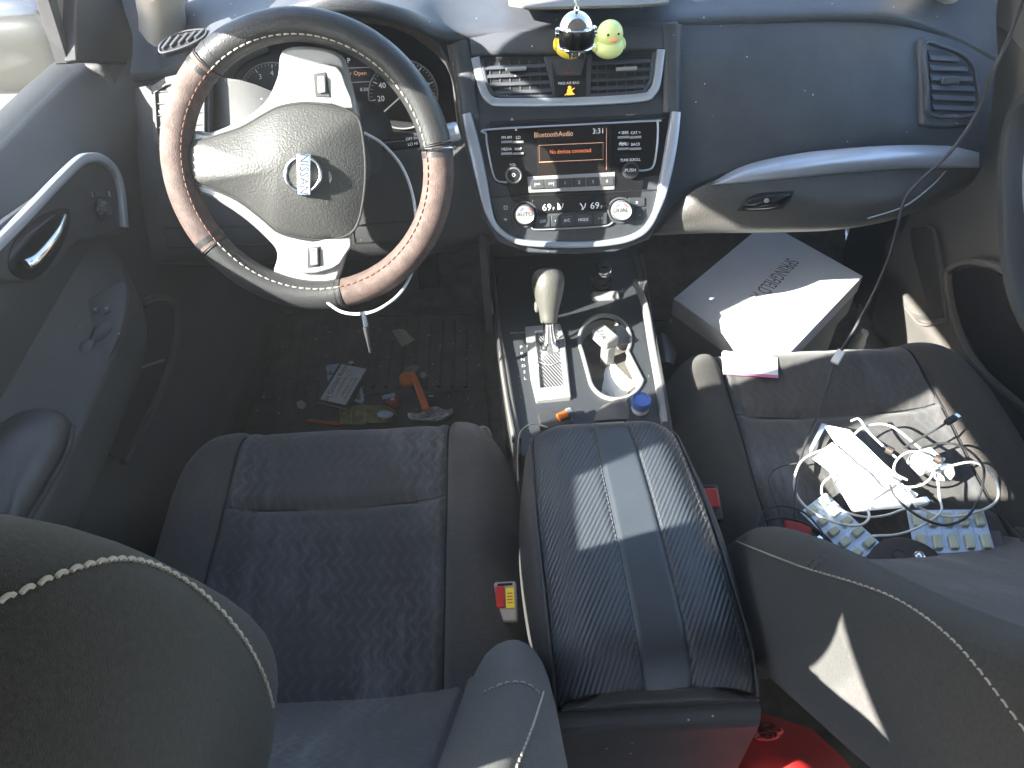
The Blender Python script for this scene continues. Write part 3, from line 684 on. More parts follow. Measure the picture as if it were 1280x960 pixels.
# inner dark hub behind
plate('hub_back', WH, circ(392, 212, 62, 32), -.012, .07, 'dash_dark', wheel, bevel=.004)
pad = [(237, 180), (262, 172), (300, 160), (330, 143), (352, 133), (385, 129), (425, 135), (447, 147), (454, 175), (457, 212), (454, 250), (446, 282), (430, 296), (395, 300), (352, 292), (326, 272), (296, 250), (262, 235), (238, 226), (234, 203)]
padl = crom([WH.p(*q, .004) for q in pad], 4, True)
hubp = link('airbag_pad', pillow_bm(padl, WH.n, .030, 9, .012, 2.0), 'pad_grain', wheel, sharp=60)
link('pad_gap', sweep_bm(crom([WH.p(*q, .0035) for q in pad], 4, True), WH.n, .0035, .003, True), 'black', wheel)
# emblem: ring with bar, lettering turned sideways
def hemb(px, py):  # height of pad surface near emblem
    return .0345
em = link('emblem', sweep_bm([WH.p(*q, .0335) for q in circ(379, 218, 22, 48)], WH.n, .0042, .004, True), 'chrome', hubp)
f_ = [(371, 192), (388, 192), (388, 244), (371, 244)]
plate('emblem_bar', WH, f_, .0375, .006, 'chrome', em, bevel=.001)
bm = bmesh.new(); text_into(bm, WH, 'NISSAN', 379.5, 218, 11.5, .0382, ang=90, sq=.92); fin_text('lettering', bm, 'print_dark', em)
bm = bmesh.new(); text_into(bm, WH, 'SRS AIRBAG', 328, 212, 4, .026, ang=90); fin_text('lettering', bm, 'print', hubp)
# thumb switch pads on both spokes
for q, slot in (([(385, 84), (420, 82), (432, 105), (442, 136), (415, 130), (388, 124)], [(391, 92), (407, 90), (413, 122), (394, 121)]), ([(372, 308), (438, 298), (430, 322), (416, 336), (374, 342)], [(384, 310), (400, 308), (400, 333), (384, 335)])):
    s_ = plate('thumb_switch', WH, q, .006, .008, 'satin', wheel, bevel=.002, curve=2)
    plate('switch_well', WH, slot, .0075, .003, 'dash_dark', s_, bevel=.001)
    cx = sum(a[0] for a in slot)/4; cy = sum(a[1] for a in slot)/4
    plate('switch_rocker', WH, [(cx-5, cy-11), (cx+5, cy-11.5), (cx+6, cy+10), (cx-4, cy+10.5)], .011, .005, 'satin', s_, bevel=.0015)
    bm = bmesh.new(); text_into(bm, WH, '+', cx, cy-8, 4, .0116); text_into(bm, WH, '-', cx, cy+7, 4, .0116); fin_text('lettering', bm, 'print_dark', s_)
# chrome snap ring on the rim
link('snap_ring', tube_bm([wp(3.5+2)+(wx*math.cos(k*.3491)*(RT+.0045))*1+WH.n*math.sin(k*.3491)*(RT+.0045) for k in range(18)], .0016, 8, True), 'chrome', wheel)
# keys hanging cable loop behind the wheel
cb = [(455, 166, 1.02), (478, 180, 1.03), (502, 208, 1.03), (516, 245, 1.03), (521, 290, 1.03), (518, 330, 1.02), (502, 364, 1.01), (478, 384, 1.0), (455, 392, 1.0), (428, 390, 1.0), (405, 375, 1.0)]
kc = thing('wire_loop', 'thin white coated wire loop hanging behind the steering wheel with a metal clip', 'cable', W(455, 392, d=.965))
tube('wire', [W(a, b, d=c) for a, b, c in cb], .0022, 'white_plastic', kc, 8)
cl_ = tube('clip', [W(453, 389, d=1.0), W(455, 398, d=1.003), W(457, 408, d=1.006)], .0048, 'chrome', kc, 4, sides=12)
tube('clip_tail', [W(457, 408, d=1.006), W(460, 424, d=1.02), W(463, 440, d=1.04)], .0042, 'dash_dark', kc, 4, sides=10, rf=lambda t: 1-t*.5)
# ================================================================== CENTRE CONSOLE
con = thing('centre_console', 'charcoal centre console between the seats with gear lever plate and double cup holder', 'console', (0, .8, .05))
out = [(619, 325), (626, 410), (634, 470), (642, 520), (652, 570), (835, 566), (828, 520), (816, 450), (806, 395), (800, 350), (796, 325)]
cup = circ(756, 425, 32, 26, -28, 205, 31)+circ(770, 468, 34, 20, 200, 345, 31)
cup = [(a, b) for a, b in cup]
gate = [(663, 408), (702, 405), (712, 482), (671, 486)]
topo = [CT.p(*q) for q in out]
link('console_top', plate_bm(topo, CT.n, .012, [[CT.p(*q) for q in cup]]), 'console', con, bevel=.002)
# cup wells
cupw = [CT.p(*q, -.003) for q in cup]
cc = sum(cupw, V())/len(cupw)
lo = [cc+(p-cc)*.86+V((0, 0, -.07)) for p in cupw]
bm = grid_bm([cupw+[cupw[0]], [p.lerp(q, .5) for p, q in zip(cupw, lo)]+[cupw[0].lerp(lo[0], .5)], lo+[lo[0]]]); bm.faces.new([bm.verts.new(p) for p in lo]); link('cup_well', bm, 'grey_plastic', con)
link('cup_rim', sweep_bm([CT.p(*q, .002) for q in cup], CT.n, .006, .006, True), 'satin', con)
# side walls and body
def wall(name, pxl, zt, x0, m): pass
lft = [CT.p(*q) for q in ((614, 325), (622, 410), (630, 470), (638, 520), (650, 575))]
rgt = [CT.p(*q) for q in ((801, 325), (806, 350), (812, 395), (822, 450), (834, 520), (841, 566))]
for nm, L, sg in (('side_wall', lft, -1), ('side_wall', rgt, 1)):
    rows = [[p+V((0, 0, -.37)) for p in L], [p+V((sg*.004, 0, -.1)) for p in L], [p+V((sg*.003, 0, .004)) for p in L], [p+V((-sg*.003, 0, .012)) for p in L], [p+V((-sg*.006, 0, -.01)) for p in L]]
    loft(nm, rows, 'dash_dark', con, 6, 5, th=0)
# raised right flange running up to the stack, chrome edge
fl = [CT.p(793, 352, .03), CT.p(806, 380, .022), CT.p(815, 430, .012), CT.p(824, 480, .008), CT.p(832, 530, .006)]
sweep('side_flange', crom(fl, 8), (0, 0, 1), .012, .012, 'grey_plastic', con, wfun=lambda t: .4+.6*min(1, t*3))
fl = [CT.p(612, 345, .02), CT.p(618, 390, .012)]
sweep('edge_trim', crom([CT.p(606, 338, .03), CT.p(613, 372, .02), CT.p(616, 392, .01)], 6), (0, 0, 1), .003, .006, 'satin', con)
sweep('side_flange', crom([CT.p(625, 418, .008), CT.p(629, 450, .008), CT.p(637, 500, .008), CT.p(646, 550, .006)], 8), (0, 0, 1), .014, .01, 'door_tan', con, wfun=lambda t: .3+.7*min(1, t*2.5))
# pocket under the stack
box('pocket_back', (-.045, 1.17, .46), (.22, 0, 0), (0, .01, 0), (0, 0, .24), 'dash_dark', con)
box('pocket_floor', (-.015, 1.08, .405), (.28, 0, 0), (0, .18, 0), (0, 0, .02), 'dash_dark', con)
box('pocket_side', (-.155, 1.06, .49), (.012, 0, 0), (0, .2, 0), (0, 0, .18), 'dash_dark', con)
box('pocket_side', (.125, 1.10, .40), (.012, 0, 0), (0, .12, 0), (0, 0, .06), 'dash_dark', con)
lip_ = Fr((0, 1.03, .425), (0, -.5, .8))
# power socket with silver plug-in charger
so = thing('power_socket_charger', 'chrome car charger plugged in the socket below the climate controls', 'charger', CT.p(752, 350, .03))
a = CT.p(752, 352, .01); n_ = V((0, -.35, .94))
lathe('charger_body', [(.014, 0), (.0145, .012), (.013, .016), (.013, .03), (.0145, .034), (.0145, .042), (.012, .045), (0, .0455)], a, n_, 'chrome', so, 24)
box('port', a+n_*.0458, (.012, 0, 0), (0, .004, .0015), n_*.001, 'black', so, bevel=0)
lathe('socket_collar', [(.018, -.004), (.019, .002), (.014, .004)], a, n_, 'gloss_black', so, 24)
box('socket_tray', CT.p(757, 371, .002), (.05, 0, 0), (0, .018, .004), (0, 0, .012), 'grey_plastic', con, bevel=.004)
# gear lever plate
gp_out = [(656, 408), (700, 404), (706, 420), (714, 496), (670, 500), (663, 470)]
gp_in = [(669, 414), (697, 412), (705, 481), (676, 484)]
gp = link('shifter_plate', plate_bm([CT.p(*q, .008) for q in gp_out], CT.n, .01, [[CT.p(*q, .008) for q in gp_in]]), 'satin', con, bevel=.002)
plate('shifter_slide', CT, [(666, 412), (699, 410), (708, 484), (673, 487)], .003, .004, 'boot', gp)
link('slide_edge', sweep_bm(crom([CT.p(671, 452, .0045), CT.p(688, 456, .0045), CT.p(702, 451, .0045)], 6), CT.n, .0012, .001), 'satin', gp)
bm = bmesh.new()
for i, s in enumerate('PRNDSL'): text_into(bm, CT, s, 651.5+i*1.0, 434+i*7.8, 4.8, .001)
text_into(bm, CT, 'SHIFT LOCK', 648, 416, 2.6, .001); fin_text('lettering', bm, 'print', con)
gl = thing('gear_lever', 'grey leather gear lever knob on a chrome shaft in the shifter gate', 'gear lever', CT.p(688, 440))
base = CT.p(688, 436, 0); kn0 = W(686, 404, z=.492); kn1 = W(685, 336, z=.560)
shd = (kn0-base).normalized()
link('lever_shaft', lathe_bm([(.018, .0), (.013, .012), (.0105, .016), (.0100, (kn0-base).length+.01)], base, shd, 24), 'chrome', gl)
ax = (kn1-kn0).normalized(); L_ = (kn1-kn0).length
prof = [(0, -.001), (.011, 0), (.0135, .004), (.0155, L_*.2), (.0205, L_*.42), (.025, L_*.66), (.0255, L_*.82), (.0215, L_*.94), (.013, L_*.995), (0, L_*1.01)]
pp = crom([V((r, h, 0)) for r, h in prof], 5)
link('lever_knob', lathe_bm([(max(0, p.x), p.y) for p in pp], kn0, ax, 32, sx=.95), 'knob_leather', gl, sharp=70)
s_ = V((-1, 0, 0)); 
box('release_button', kn0+ax*L_*.32+s_*.0185, (.008, 0, 0), (0, .008, 0), ax*.016, 'knob_leather', gl, bevel=.003)
# things in the cup holder
ad = thing('wall_plug', 'grey two-part plug adapter standing in the front cup holder', 'plug adapter', CT.p(755, 430, -.05))
t0 = CT.p(745, 412, .018); t1 = CT.p(768, 432, .018); uu = (t1-t0).normalized(); vv = V((0, 0, 1)).cross(uu)
box('adapter_head', (t0+t1)/2, uu*.040, vv*.028, (0, 0, .022), 'grey_plastic', ad, bevel=.004)
box('adapter_neck', (t0+t1)/2+V((.004, -.012, -.03)), uu*.018, vv*.018, (0, 0, .05), 'grey_plastic', ad, bevel=.003)
bm = bmesh.new(); text_into(bm, Fr(t0+V((0, 0, .0112)), (0, 0, 1)), '2.1A', 752, 418, 5, .0002, ang=60); fin_text('lettering', bm, 'print_dark', ad)
ad = thing('charger_block', 'small grey charger block leaning on the right of the front cup holder', 'charger', CT.p(778, 420, -.03))
box('block', CT.p(778, 421, -.012), (.026, .006, 0), (-.006, .038, .01), (0, -.006, .02), 'grey_plastic', ad, bevel=.003)
pc = thing('paper_cone', 'white folded paper stuffed in the rear cup holder', 'paper', CT.p(768, 478, -.05))
f_ = Fr(CT.p(768, 478, -.04), (0.1, -.1, 1)); 
rows = [[CT.p(752, 448, -.05), CT.p(762, 446, -.035), CT.p(772, 449, -.05)], [CT.p(744, 466, -.045), CT.p(766, 462, -.022), CT.p(788, 466, -.042)], [CT.p(738, 488, -.045), CT.p(766, 484, -.028), CT.p(799, 478, -.032)], [CT.p(752, 497, -.05), CT.p(770, 498, -.035), CT.p(792, 492, -.05)]]
loft('folded_sheet', rows, 'paper', pc, 4, 4, th=.001, tdir=(0, 0, -1), sharp=20)
# bottle cap etc. before the armrest
bc = thing('bottle_cap', 'blue cap bottle standing behind the cup holder by the armrest', 'bottle', CT.p(800, 505, 0))
lathe('bottle_body', [(.0125, 0), (.0135, .004), (.0125, .012), (.0115, .016)], CT.p(800, 512, 0), (0, -.1, 1), 'white_plastic', bc, 24)
lathe('cap', [(.0140, .012), (.0145, .014), (.0145, .024), (.0135, .026), (.0115, .023), (0, .0225)], CT.p(800, 512, 0), (0, -.1, 1), 'blue', bc, 28)
ol = thing('orange_lighter', 'orange lighter lying in the gap before the armrest', 'lighter', CT.p(706, 520, 0))
link('lighter_body', tube_bm([CT.p(698, 522, .022), CT.p(709, 517, .022)], .006, 12), 'orange', ol); box('lighter_head', CT.p(711, 516, .022), (.008, .003, 0), (-.003, .01, 0), (0, 0, .012), 'satin', ol)
rp = thing('folded_receipt', 'creased grey receipt tucked between the bottle and armrest', 'receipt', CT.p(780, 510, 0))
loft('sheet', [[CT.p(752, 508, .006), CT.p(766, 501, .012), CT.p(782, 497, .006)], [CT.p(746, 516, .004), CT.p(766, 510, .010), CT.p(786, 510, .004)], [CT.p(742, 526, .006), CT.p(766, 524, .012), CT.p(786, 524, .006)]], 'skin_card', rp, 4, 4, th=.0006, tdir=(0, 0, -1), sharp=20)
wl = thing('dark_wallet', 'small dark card wallet edge in the tray before the armrest', 'wallet', CT.p(692, 522, 0))
box('wallet', CT.p(694, 525, .012), (.05, .006, 0), (-.002, .03, 0), (0, 0, .010), 'leather', wl, bevel=.003)
# ================================================================== ARMREST
arm = thing('armrest', 'padded carbon-look armrest box with smooth centre stripe between the seats', 'armrest', (0, .45, .2))
def atop(x, y):
    """height of the lid"""
    v = (y-.29)/(.66-.29); z = .540+.012*math.sin(min(max(v, 0), 1)*math.pi)-.018*v
    if v > .86: z -= ((v-.86)/.14)**2*.045
    if v < .12: z -= ((.12-v)/.12)**2*.022
    e = max(0, abs(x)-.05)/.05; z -= .026*e**2.2
    return z
def asurf(x0, x1, nx=14, ny=44, dz=0, grv=()):
    rows = []
    for j in range(ny+1):
        y = .283+(.668-.283)*j/ny; t = j/ny; row = []
        for i in range(nx+1):
            x = x0+(x1-x0)*i/nx
            ctr = 0.0; w = 1.0-.10*max(0, (t-.45)/.55)**2*1.0-(.14*((t-.93)/.07)**2 if t > .93 else 0)
            ed = min(abs(i/nx), abs(1-i/nx))*abs(x1-x0)
            z = atop(x, y)+dz-.003*max(0, 1-ed/.003)
            row.append(V((.009*(1-t)-.004*t+x*w, y, z)))
        rows.append(row)
    return rows
lid = link('lid_pad', grid_bm(asurf(-.101, -.016)), 'carbon', arm, sharp=60)
lid['label'] = 'ribbed carbon-look panel'
r2 = link('lid_pad', grid_bm(asurf(.033, .101)), 'carbon', arm, sharp=60); r2['label'] = 'ribbed carbon-look panel'
link('centre_stripe', grid_bm(asurf(-.016, .033, dz=.0003)), 'vinyl', arm, sharp=60)
bm = bmesh.new()
def aline(x, y0=.30, y1=.655, n=60):
    out = []
    for j in range(n+1):
        y = y0+(y1-y0)*j/n; t = (y-.283)/.385; w = 1.0-.10*max(0, (t-.45)/.55)**2-(.14*((t-.93)/.07)**2 if t > .93 else 0)
        out.append(V((.009*(1-t)-.004*t+x*w, y, atop(x, y)+.0006)))
    return out
for x in (-.0185, .0355, -.090, .090): link('stitching', stitch_bm(aline(x), (0, 0, 1), .0035, .0022, .00042), 'thread_dark', arm)
# sides of the padded lid
for sg in (-1, 1):
    rows = []
    for j in range(25):
        y = .283+.385*j/24; t = j/24; w = 1.0-.10*max(0, (t-.45)/.55)**2-(.14*((t-.93)/.07)**2 if t > .93 else 0); x = .009*(1-t)-.004*t+sg*.101*w; z = atop(sg*.101, y)
        bul = .010*math.sin(t*math.pi)
        rows.append([V((x, y, z-.002)), V((x+sg*(.004+bul), y, z-.02)), V((x+sg*(.007+bul*1.5), y, z-.07)), V((x+sg*(.008+bul*1.5), y, z-.13)), V((x+sg*.004, y, z-.2)), V((x+sg*.002, y, .05))])
    link('side_skirt', grid_bm([crom(r, 5) for r in rows]), 'armrest_cloth', arm, sharp=60)
    link('edge_piping', tube_bm([V((.009*(1-t)-.004*t+sg*.102*(1.0-.10*max(0, (t-.45)/.55)**2-(.14*((t-.93)/.07)**2 if t > .93 else 0)), .283+.385*t, atop(sg*.101, .283+.385*t))) for t in [i/40 for i in range(41)]], .0022, 8), 'leather', arm)
# rear and front faces
rows = [[V((x*.985+.009, .283, atop(x, .283))) for x in (-.101, -.05, 0, .05, .101)], [V((x*.96+.009, .272, .505)) for x in (-.101, -.05, 0, .05, .101)], [V((x*.98+.009, .276, .488)) for x in (-.101, -.05, 0, .05, .101)], [V((x*1.0+.009, .288, .482)) for x in (-.101, -.05, 0, .05, .101)]]
loft('lid_rear', rows, 'leather', arm, 5, 5, th=.002)
rows = [[V((x*.76, .668, atop(x, .668))) for x in (-.101, -.05, 0, .05, .101)], [V((x*.8, .674, .46)) for x in (-.101, -.05, 0, .05, .101)], [V((x*.8, .67, .40)) for x in (-.101, -.05, 0, .05, .101)]]
loft('lid_front', rows, 'vinyl', arm, 5, 5, th=.002, tdir=(0, -1, 0))
rows = [[V((x*1.02+.009, .272, .482)) for x in (-.101, -.05, 0, .05, .101)], [V((x*1.1, .262, .466)) for x in (-.101, -.05, 0, .05, .101)], [V((x*1.12, .262, .40)) for x in (-.101, -.05, 0, .05, .101)], [V((x*1.12, .255, .05)) for x in (-.101, -.05, 0, .05, .101)]]
loft('box_rear', rows, 'dash_dark', arm, 6, 5, th=.01, tdir=(0, 1, 0))
# beaded white cord looped at the armrest's front left corner
bd = [W(648, 600, z=.42), W(647, 570, z=.45), W(649, 545, z=.475), W(656, 534, z=.49), W(668, 530, z=.497), W(684, 534, z=.503)]
bdp = crom(bd, 14); bm = bmesh.new()
for p in bdp: bmesh.ops.create_icosphere(bm, subdivisions=1, radius=.0012, matrix=Matrix.Translation(p))
tag(link('beaded_cord', bm, 'thread'), 'thin white beaded cord round the front left corner of the armrest', 'cord')
# ================================================================== SEATS
def make_seat(sx, yf, fab, label, by, bz, rec, bdx=0, bol=.068, stitches=(), hw=.270, cat='car seat'):
    t = thing('front_seat', label, cat, (sx, yf-.25, .05))
    HW = hw; PW = .165; yr = yf-.56; seam = yf-.19
    def yfr(u): return yf-.075*max(0, (abs(u)-.13)/.13)**2.2
    def zt(u, y):
        z = .375-.045*min(1, (yf-y)/.5)
        a = abs(u)
        if a > PW-.02: z += .032*math.sin(min(1, (a-PW+.02)/.075)*math.pi/2)
        if a > .205: z -= .07*((a-.205)/(HW-.205))**2.2
        f = yfr(u)-y
        if f < .09: z -= .075*((.09-f)/.09)**2.3
        g = abs(a-PW); z -= .011*math.exp(-(g/.0045)**2)
        if a < PW:
            z -= .010*math.exp(-((y-seam-.01*(u/PW)**2)/.006)**2)
            z += .010*(1-(a/PW)**4)*(math.sin(min(1, max(0, (y-seam)/.17))*math.pi)**.6 if y > seam else min(1, (seam-y)/.05)*.9)
        z += .0035*noise.noise(V((u*9+sx*5, y*9, 1)))+.0012*noise.noise(V((u*40, y*40, 3)))
        return z
    def patch(u0, u1, n):
        rows = []; NY = 70
        for j in range(NY+1):
            row = []
            for i in range(n+1):
                u = u0+(u1-u0)*i/n; y = yr+(yfr(u)-yr)*(j/NY)**.92; row.append(V((sx+u, y, zt(u, y))))
            rows.append(row)
        for dz, dy in ((-.03, .006), (-.08, .0), (-.15, -.02), (-.26, -.03)):
            rows.append([V((p.x, p.y+dy, p.z+dz)) for p in rows[NY]])
        return rows
    cu = link('cushion_panel', grid_bm(patch(-PW, PW, 60)), fab, t, sharp=80)
    pl = 'cloth_grey' if fab.endswith('tan') else 'cloth_dark'
    for sg in (-1, 1):
        rows = patch(PW*sg, HW*sg, 22)
        for r in rows:
            p = r[-1]; r += [V((p.x+sg*.004, p.y, p.z-.03)), V((p.x, p.y, p.z-.10)), V((p.x-sg*.01, p.y, .12))]
        link('cushion_bolster', grid_bm(rows), pl, t, sharp=80)
        link('seam_piping', tube_bm([V((sx+sg*PW, y, zt(PW, y)+.0035)) for y in [yr+(yf-yr)*i/50 for i in range(49)]], .0013, 6), 'black', cu)
    link('seam_piping', tube_bm([V((sx+u, seam+.01*(u/PW)**2, zt(u, seam+.01*(u/PW)**2)+.0025)) for u in [-.16+.32*i/20 for i in range(21)]], .0012, 6), 'black', cu)
    box('seat_base', (sx, yf-.27, .16), (.44, 0, 0), (0, .44, 0), (0, 0, .2), 'dash_dark', t, bevel=.01)
    # ---- backrest: closed rings stacked up a reclined axis
    up = V((0, -math.sin(rec), math.cos(rec))); nf = V((0, math.cos(rec), math.sin(rec))); O = V((sx+bdx, by, bz))
    def ring(v):
        s = 1-.20*max(0, (v-.42)/.26)**2; b = bol*min(1, v/.16)*(1-.62*max(0, (v-.30)/.35)); b = max(b, .012)
        th = .115-.03*v
        bow = -.02*math.sin(min(1, v/.6)*math.pi)+.03*(v/.62)**2
        pts = [(0, .0), (.07, .0), (.13, .004), (.155, .010), (.163, .004), (.172, .022), (.200, b*.86), (.232, b), (.256, b*.72), (.268, b*.2-.01), (.270, -.05), (.262, -.09), (.20, -th-.01), (.10, -th-.02), (0, -th-.02)]
        full = pts+[(-a, c) for a, c in pts[-2:0:-1]]
        top = 1 if v < .60 else max(.1, 1-((v-.60)/.07)**2*.5)
        return [O+V((a*s, 0, 0))+up*v+nf*((c-bow*0)*top-(1-top)*.06) for a, c in full]
    vs = [-.06, -.02, .03, .08, .14, .2, .26, .32, .38, .44, .5, .55, .6, .63, .655, .67]
    rings = [crom(ring(v), 3, True) for v in vs]; rings = [list(r) for r in zip(*[crom(c, 3) for c in zip(*rings)])]
    N = len(rings[0]); lim = 3*4
    isp = lambda i, j: (j < lim or j >= N-lim)
    link('backrest_panel', grid_bm(rings, closed_u=True, sel=isp), fab, t, sharp=80)
    bb = grid_bm(rings, closed_u=True, sel=lambda i, j: not isp(i, j)); bk = link('backrest', bb, pl, t, sharp=80)
    tp = rings[-1]; bm = bmesh.new(); bm.faces.new([bm.verts.new(p) for p in tp]); link('backrest_top', bm, pl, t)
    for nm, px, m_, L_ in stitches: link(nm, stitch_bm(snap(bk, px), nf, L_, .0026, .0008), m_, bk)
    return t, O, up, nf
ds, dO, dup_, dnf = make_seat(-.39, .826, 'seat_fabric', "driver's dark grey patterned cloth seat under the camera, with headrest and contrast stitching", .362, .335, R(33), .030, .084, [('contrast_stitching', [(604, 868), (620, 860), (640, 854), (660, 857), (674, 868)], 'thread', .004), ('contrast_stitching', [(679, 866), (672, 890), (662, 920), (650, 950), (640, 975)], 'thread', .005)])
ps, pO, pup, pnf = make_seat(.40, .955, 'seat_fabric_tan', "passenger's reclined patterned cloth seat strewn with papers, cables and pill packs", .535, .330, R(40), 0, .062, [('contrast_stitching', [(908, 672), (960, 693), (1010, 712), (1060, 727), (1110, 745), (1150, 768), (1190, 800), (1230, 845), (1290, 925)], 'thread', .005), ('cross_stitching', [(1026, 696), (1015, 703), (1008, 712)], 'thread_dark', .004), ('cross_stitching', [(1034, 699), (1022, 707), (1016, 715)], 'thread_dark', .004)], .290)
def superell(c, ax, ay, az, rx, ry, rz, e=.55, nu=48, nv=28, f=None):
    def pw(a, e): return math.copysign(abs(a)**e, a)
    rows = []
    for j in range(nv+1):
        ph = -math.pi/2+math.pi*j/nv; row = []
        for i in range(nu):
            th = 2*math.pi*i/nu
            x = rx*pw(math.cos(ph), e)*pw(math.cos(th), e); y = ry*pw(math.cos(ph), e)*pw(math.sin(th), e); z = rz*pw(math.sin(ph), e)
            if f: x, y, z = f(x, y, z)
            row.append(V(c)+ax*x+ay*y+az*z)
        rows.append(row)
    bm = grid_bm(rows, closed_u=True); bmesh.ops.remove_doubles(bm, verts=bm.verts, dist=1e-5); return bm
# driver's headrest (near, lower left of the picture)
hup = V((0, -math.sin(.3), math.cos(.3))); hn = V((0, hup.z, -hup.y))
hc = V((-.405, .149, .861))
hr = link('headrest', superell(hc, V((1, 0, 0)), hn, hup, .133, .080, .1746, .6417), 'cloth_grey', ds, sharp=80)
hs = snap(hr, [(-30, 765), (20, 745), (70, 722), (120, 706), (160, 702), (200, 712), (240, 735), (275, 766), (305, 803), (328, 846), (340, 885)])
link('contrast_stitching', stitch_bm(hs, hn, .0050, .0022, .0011), 'thread', hr)
for x_ in (-.455, -.345): link('headrest_post', tube_bm([V((x_, .18, .74)), V((x_, .20, .68)), V((x_, .14, .60))], .006, 12), 'chrome', ds)
# passenger headrest (outside the frame)
hc2 = V((.40, -.0, .93)); link('headrest', superell(hc2, V((1, 0, 0)), pnf, pup, .14, .06, .09, .62), 'cloth_grey', ps, sharp=80)
for x_ in (.34, .46): link('headrest_post', tube_bm([hc2+V((x_-.40, 0, 0)), hc2+V((x_-.40, 0, 0))-pup*.15], .006, 12), 'chrome', ps)
# belt buckles
def buckle(px, py, z, label, lab=True):
    c = W(px, py, z=z); t = thing('seat_belt_buckle', label, 'seat belt buckle', c)
    f = V((0, -.35, .94)).normalized(); ux = V((1, 0, 0)); uy = f.cross(ux)
    box('buckle_body', c-f*.012, ux*.030, uy*.052, f*.024, 'buckle' if lab else 'dash_dark', t, bevel=.004, seg=3)
    r = box('release_button', c+f*.0005+uy*.006-ux*(.007 if lab else 0), ux*(.012 if lab else .024), uy*.028, f*.005, 'red', t, bevel=.002)
    g = None if not lab else box('warning_label', c+f*.0012+uy*.004+ux*.006, ux*.011, uy*.026, f*.0015, 'duck_yellow', t, bevel=.0004)
    fr = Fr(c+f*.0022, f); bm = bmesh.new(); q = c+f*.0022+uy*.004+ux*.006
    if lab:
        for k in range(4): sweep_bm([q+uy*(.006-.004*k)-ux*.0035, q+uy*(.006-.004*k)+ux*.0035], f, .0012, .0002, bm=bm, round_=False)
        fin_text('lettering', bm, 'red', g)
    box('buckle_slot', c+f*.0005+uy*.022, ux*.02, uy*.003, f*.001, 'black', t, bevel=0)
    link('buckle_stalk', tube_bm(crom([c-f*.02-uy*.02, c-f*.06-uy*.03, c-f*.14-uy*.02+V((0, 0, -.04))], 5), .010, 10), 'dash_dark', t)
    return t
buckle(632, 752, .36, "beige belt buckle with red button and yellow label beside the driver's cushion")
buckle(888, 628, .40, "dark-bodied red belt buckle half hidden between the armrest and the passenger seat", False)
# ================================================================== DOORS
def lerp(a, b, t): return a+(b-a)*t
def interp(tab, z):
    for (a, x), (b, y) in zip(tab, tab[1:]):
        if a <= z <= b: 
            k = (z-a)/(b-a); k = k*k*(3-2*k); return x+(y-x)*k
    return tab[0][1] if z < tab[0][0] else tab[-1][1]
def door(sg, x0, name_label, m):
    t = thing('front_door', name_label, 'car door', (sg*x0, .5, .05))
    prof = [(.05, .015), (.12, .0), (.25, -.02), (.36, -.005), (.45, .0), (.6, .006), (.68, .0), (.745, -.008), (.79, .012), (.825, .052)]
    rows = []
    for j in range(41):
        z = .05+(.825-.05)*j/40; row = []
        for i in range(45):
            y = -.15+(1.30+.15)*i/44; x = x0+interp(prof, z)
            if z > .72: x += .01*math.sin((z-.72)*20)
            x -= .02*max(0, (y-1.0)/.3)**2*(1 if sg > 0 else 1)
            row.append(V((sg*x, y, z)))
        rows.append(row)
    rows.append([V((p.x+sg*.04, p.y, p.z-.004)) for p in rows[-1]]); 
    bm = grid_bm(rows); link('door_panel', bm, m, t, sharp=70)
    # armrest ledge
    rows = []
    for i in range(31):
        y = -.1+(1.02)*i/30; k = 1-max(0, (y-.74)/.2)**2 if y > .74 else 1; k = max(k, 0); w = .072*k+.002
        rise = .03*max(0, (y-.5)/.4)
        sec = [(0, .665+rise), (.12*w/.07, .645+rise), (.6*w/.07, .612+rise), (.95*w/.07, .596+rise), (1.0*w/.07, .575+rise), (.97*w/.07, .53+rise), (.6*w/.07, .49+rise), (0, .455+rise)]
        rows.append(crom([V((sg*(x0+.008-a*.07), y, z)) for a, z in sec], 5))
    arm_ = link('door_armrest', grid_bm(rows), m, t, sharp=70)
    return t, arm_
dd, darm = door(-1, .705, "driver's door in charcoal plastic with silver-edged handle bezel, window switches and pocket", 'door_plastic')
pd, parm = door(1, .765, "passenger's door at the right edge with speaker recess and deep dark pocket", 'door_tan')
# ---- driver door details
DF = Fr((-.692, 0, 0), (1, 0, 0))
bz = plate('handle_bezel', DF, [(-20, 340), (-20, 300), (52, 245), (100, 205), (128, 196), (148, 216), (155, 250), (158, 290), (100, 300), (70, 335), (45, 352), (10, 352)], .0, .012, 'dash_dark', dd, bevel=.003, curve=2)
link('bezel_trim', sweep_bm(crom([DF.p(*q, .004) for q in [(-20, 322), (30, 272), (72, 228), (98, 203), (112, 197), (128, 199), (144, 214), (152, 240), (156, 284)]], 6), DF.n, .013, .008), 'silver', dd)
link('handle_cup', pillow_bm(crom([DF.p(*q, .0015) for q in [(12, 335), (20, 300), (55, 268), (86, 262), (84, 292), (60, 335), (35, 350)]], 4, True), DF.n, .001, 3, .003), 'gloss_black', bz)
tube('door_handle', [DF.p(33, 331, .012), DF.p(46, 324, .018), (DF.p(62, 306, .020)), DF.p(74, 288, .018), DF.p(81, 270, .008)], .0062, 'chrome', bz, 6, sides=16, rf=lambda t: 1.15-.65*t)
ms = lathe('mirror_switch', [(.0145, 0), (.0145, .003), (.0115, .004), (.0105, .009), (.009, .0105), (0, .0095)], DF.p(127, 262, .002), DF.n, 'dash', bz, 28)
bm = bmesh.new()
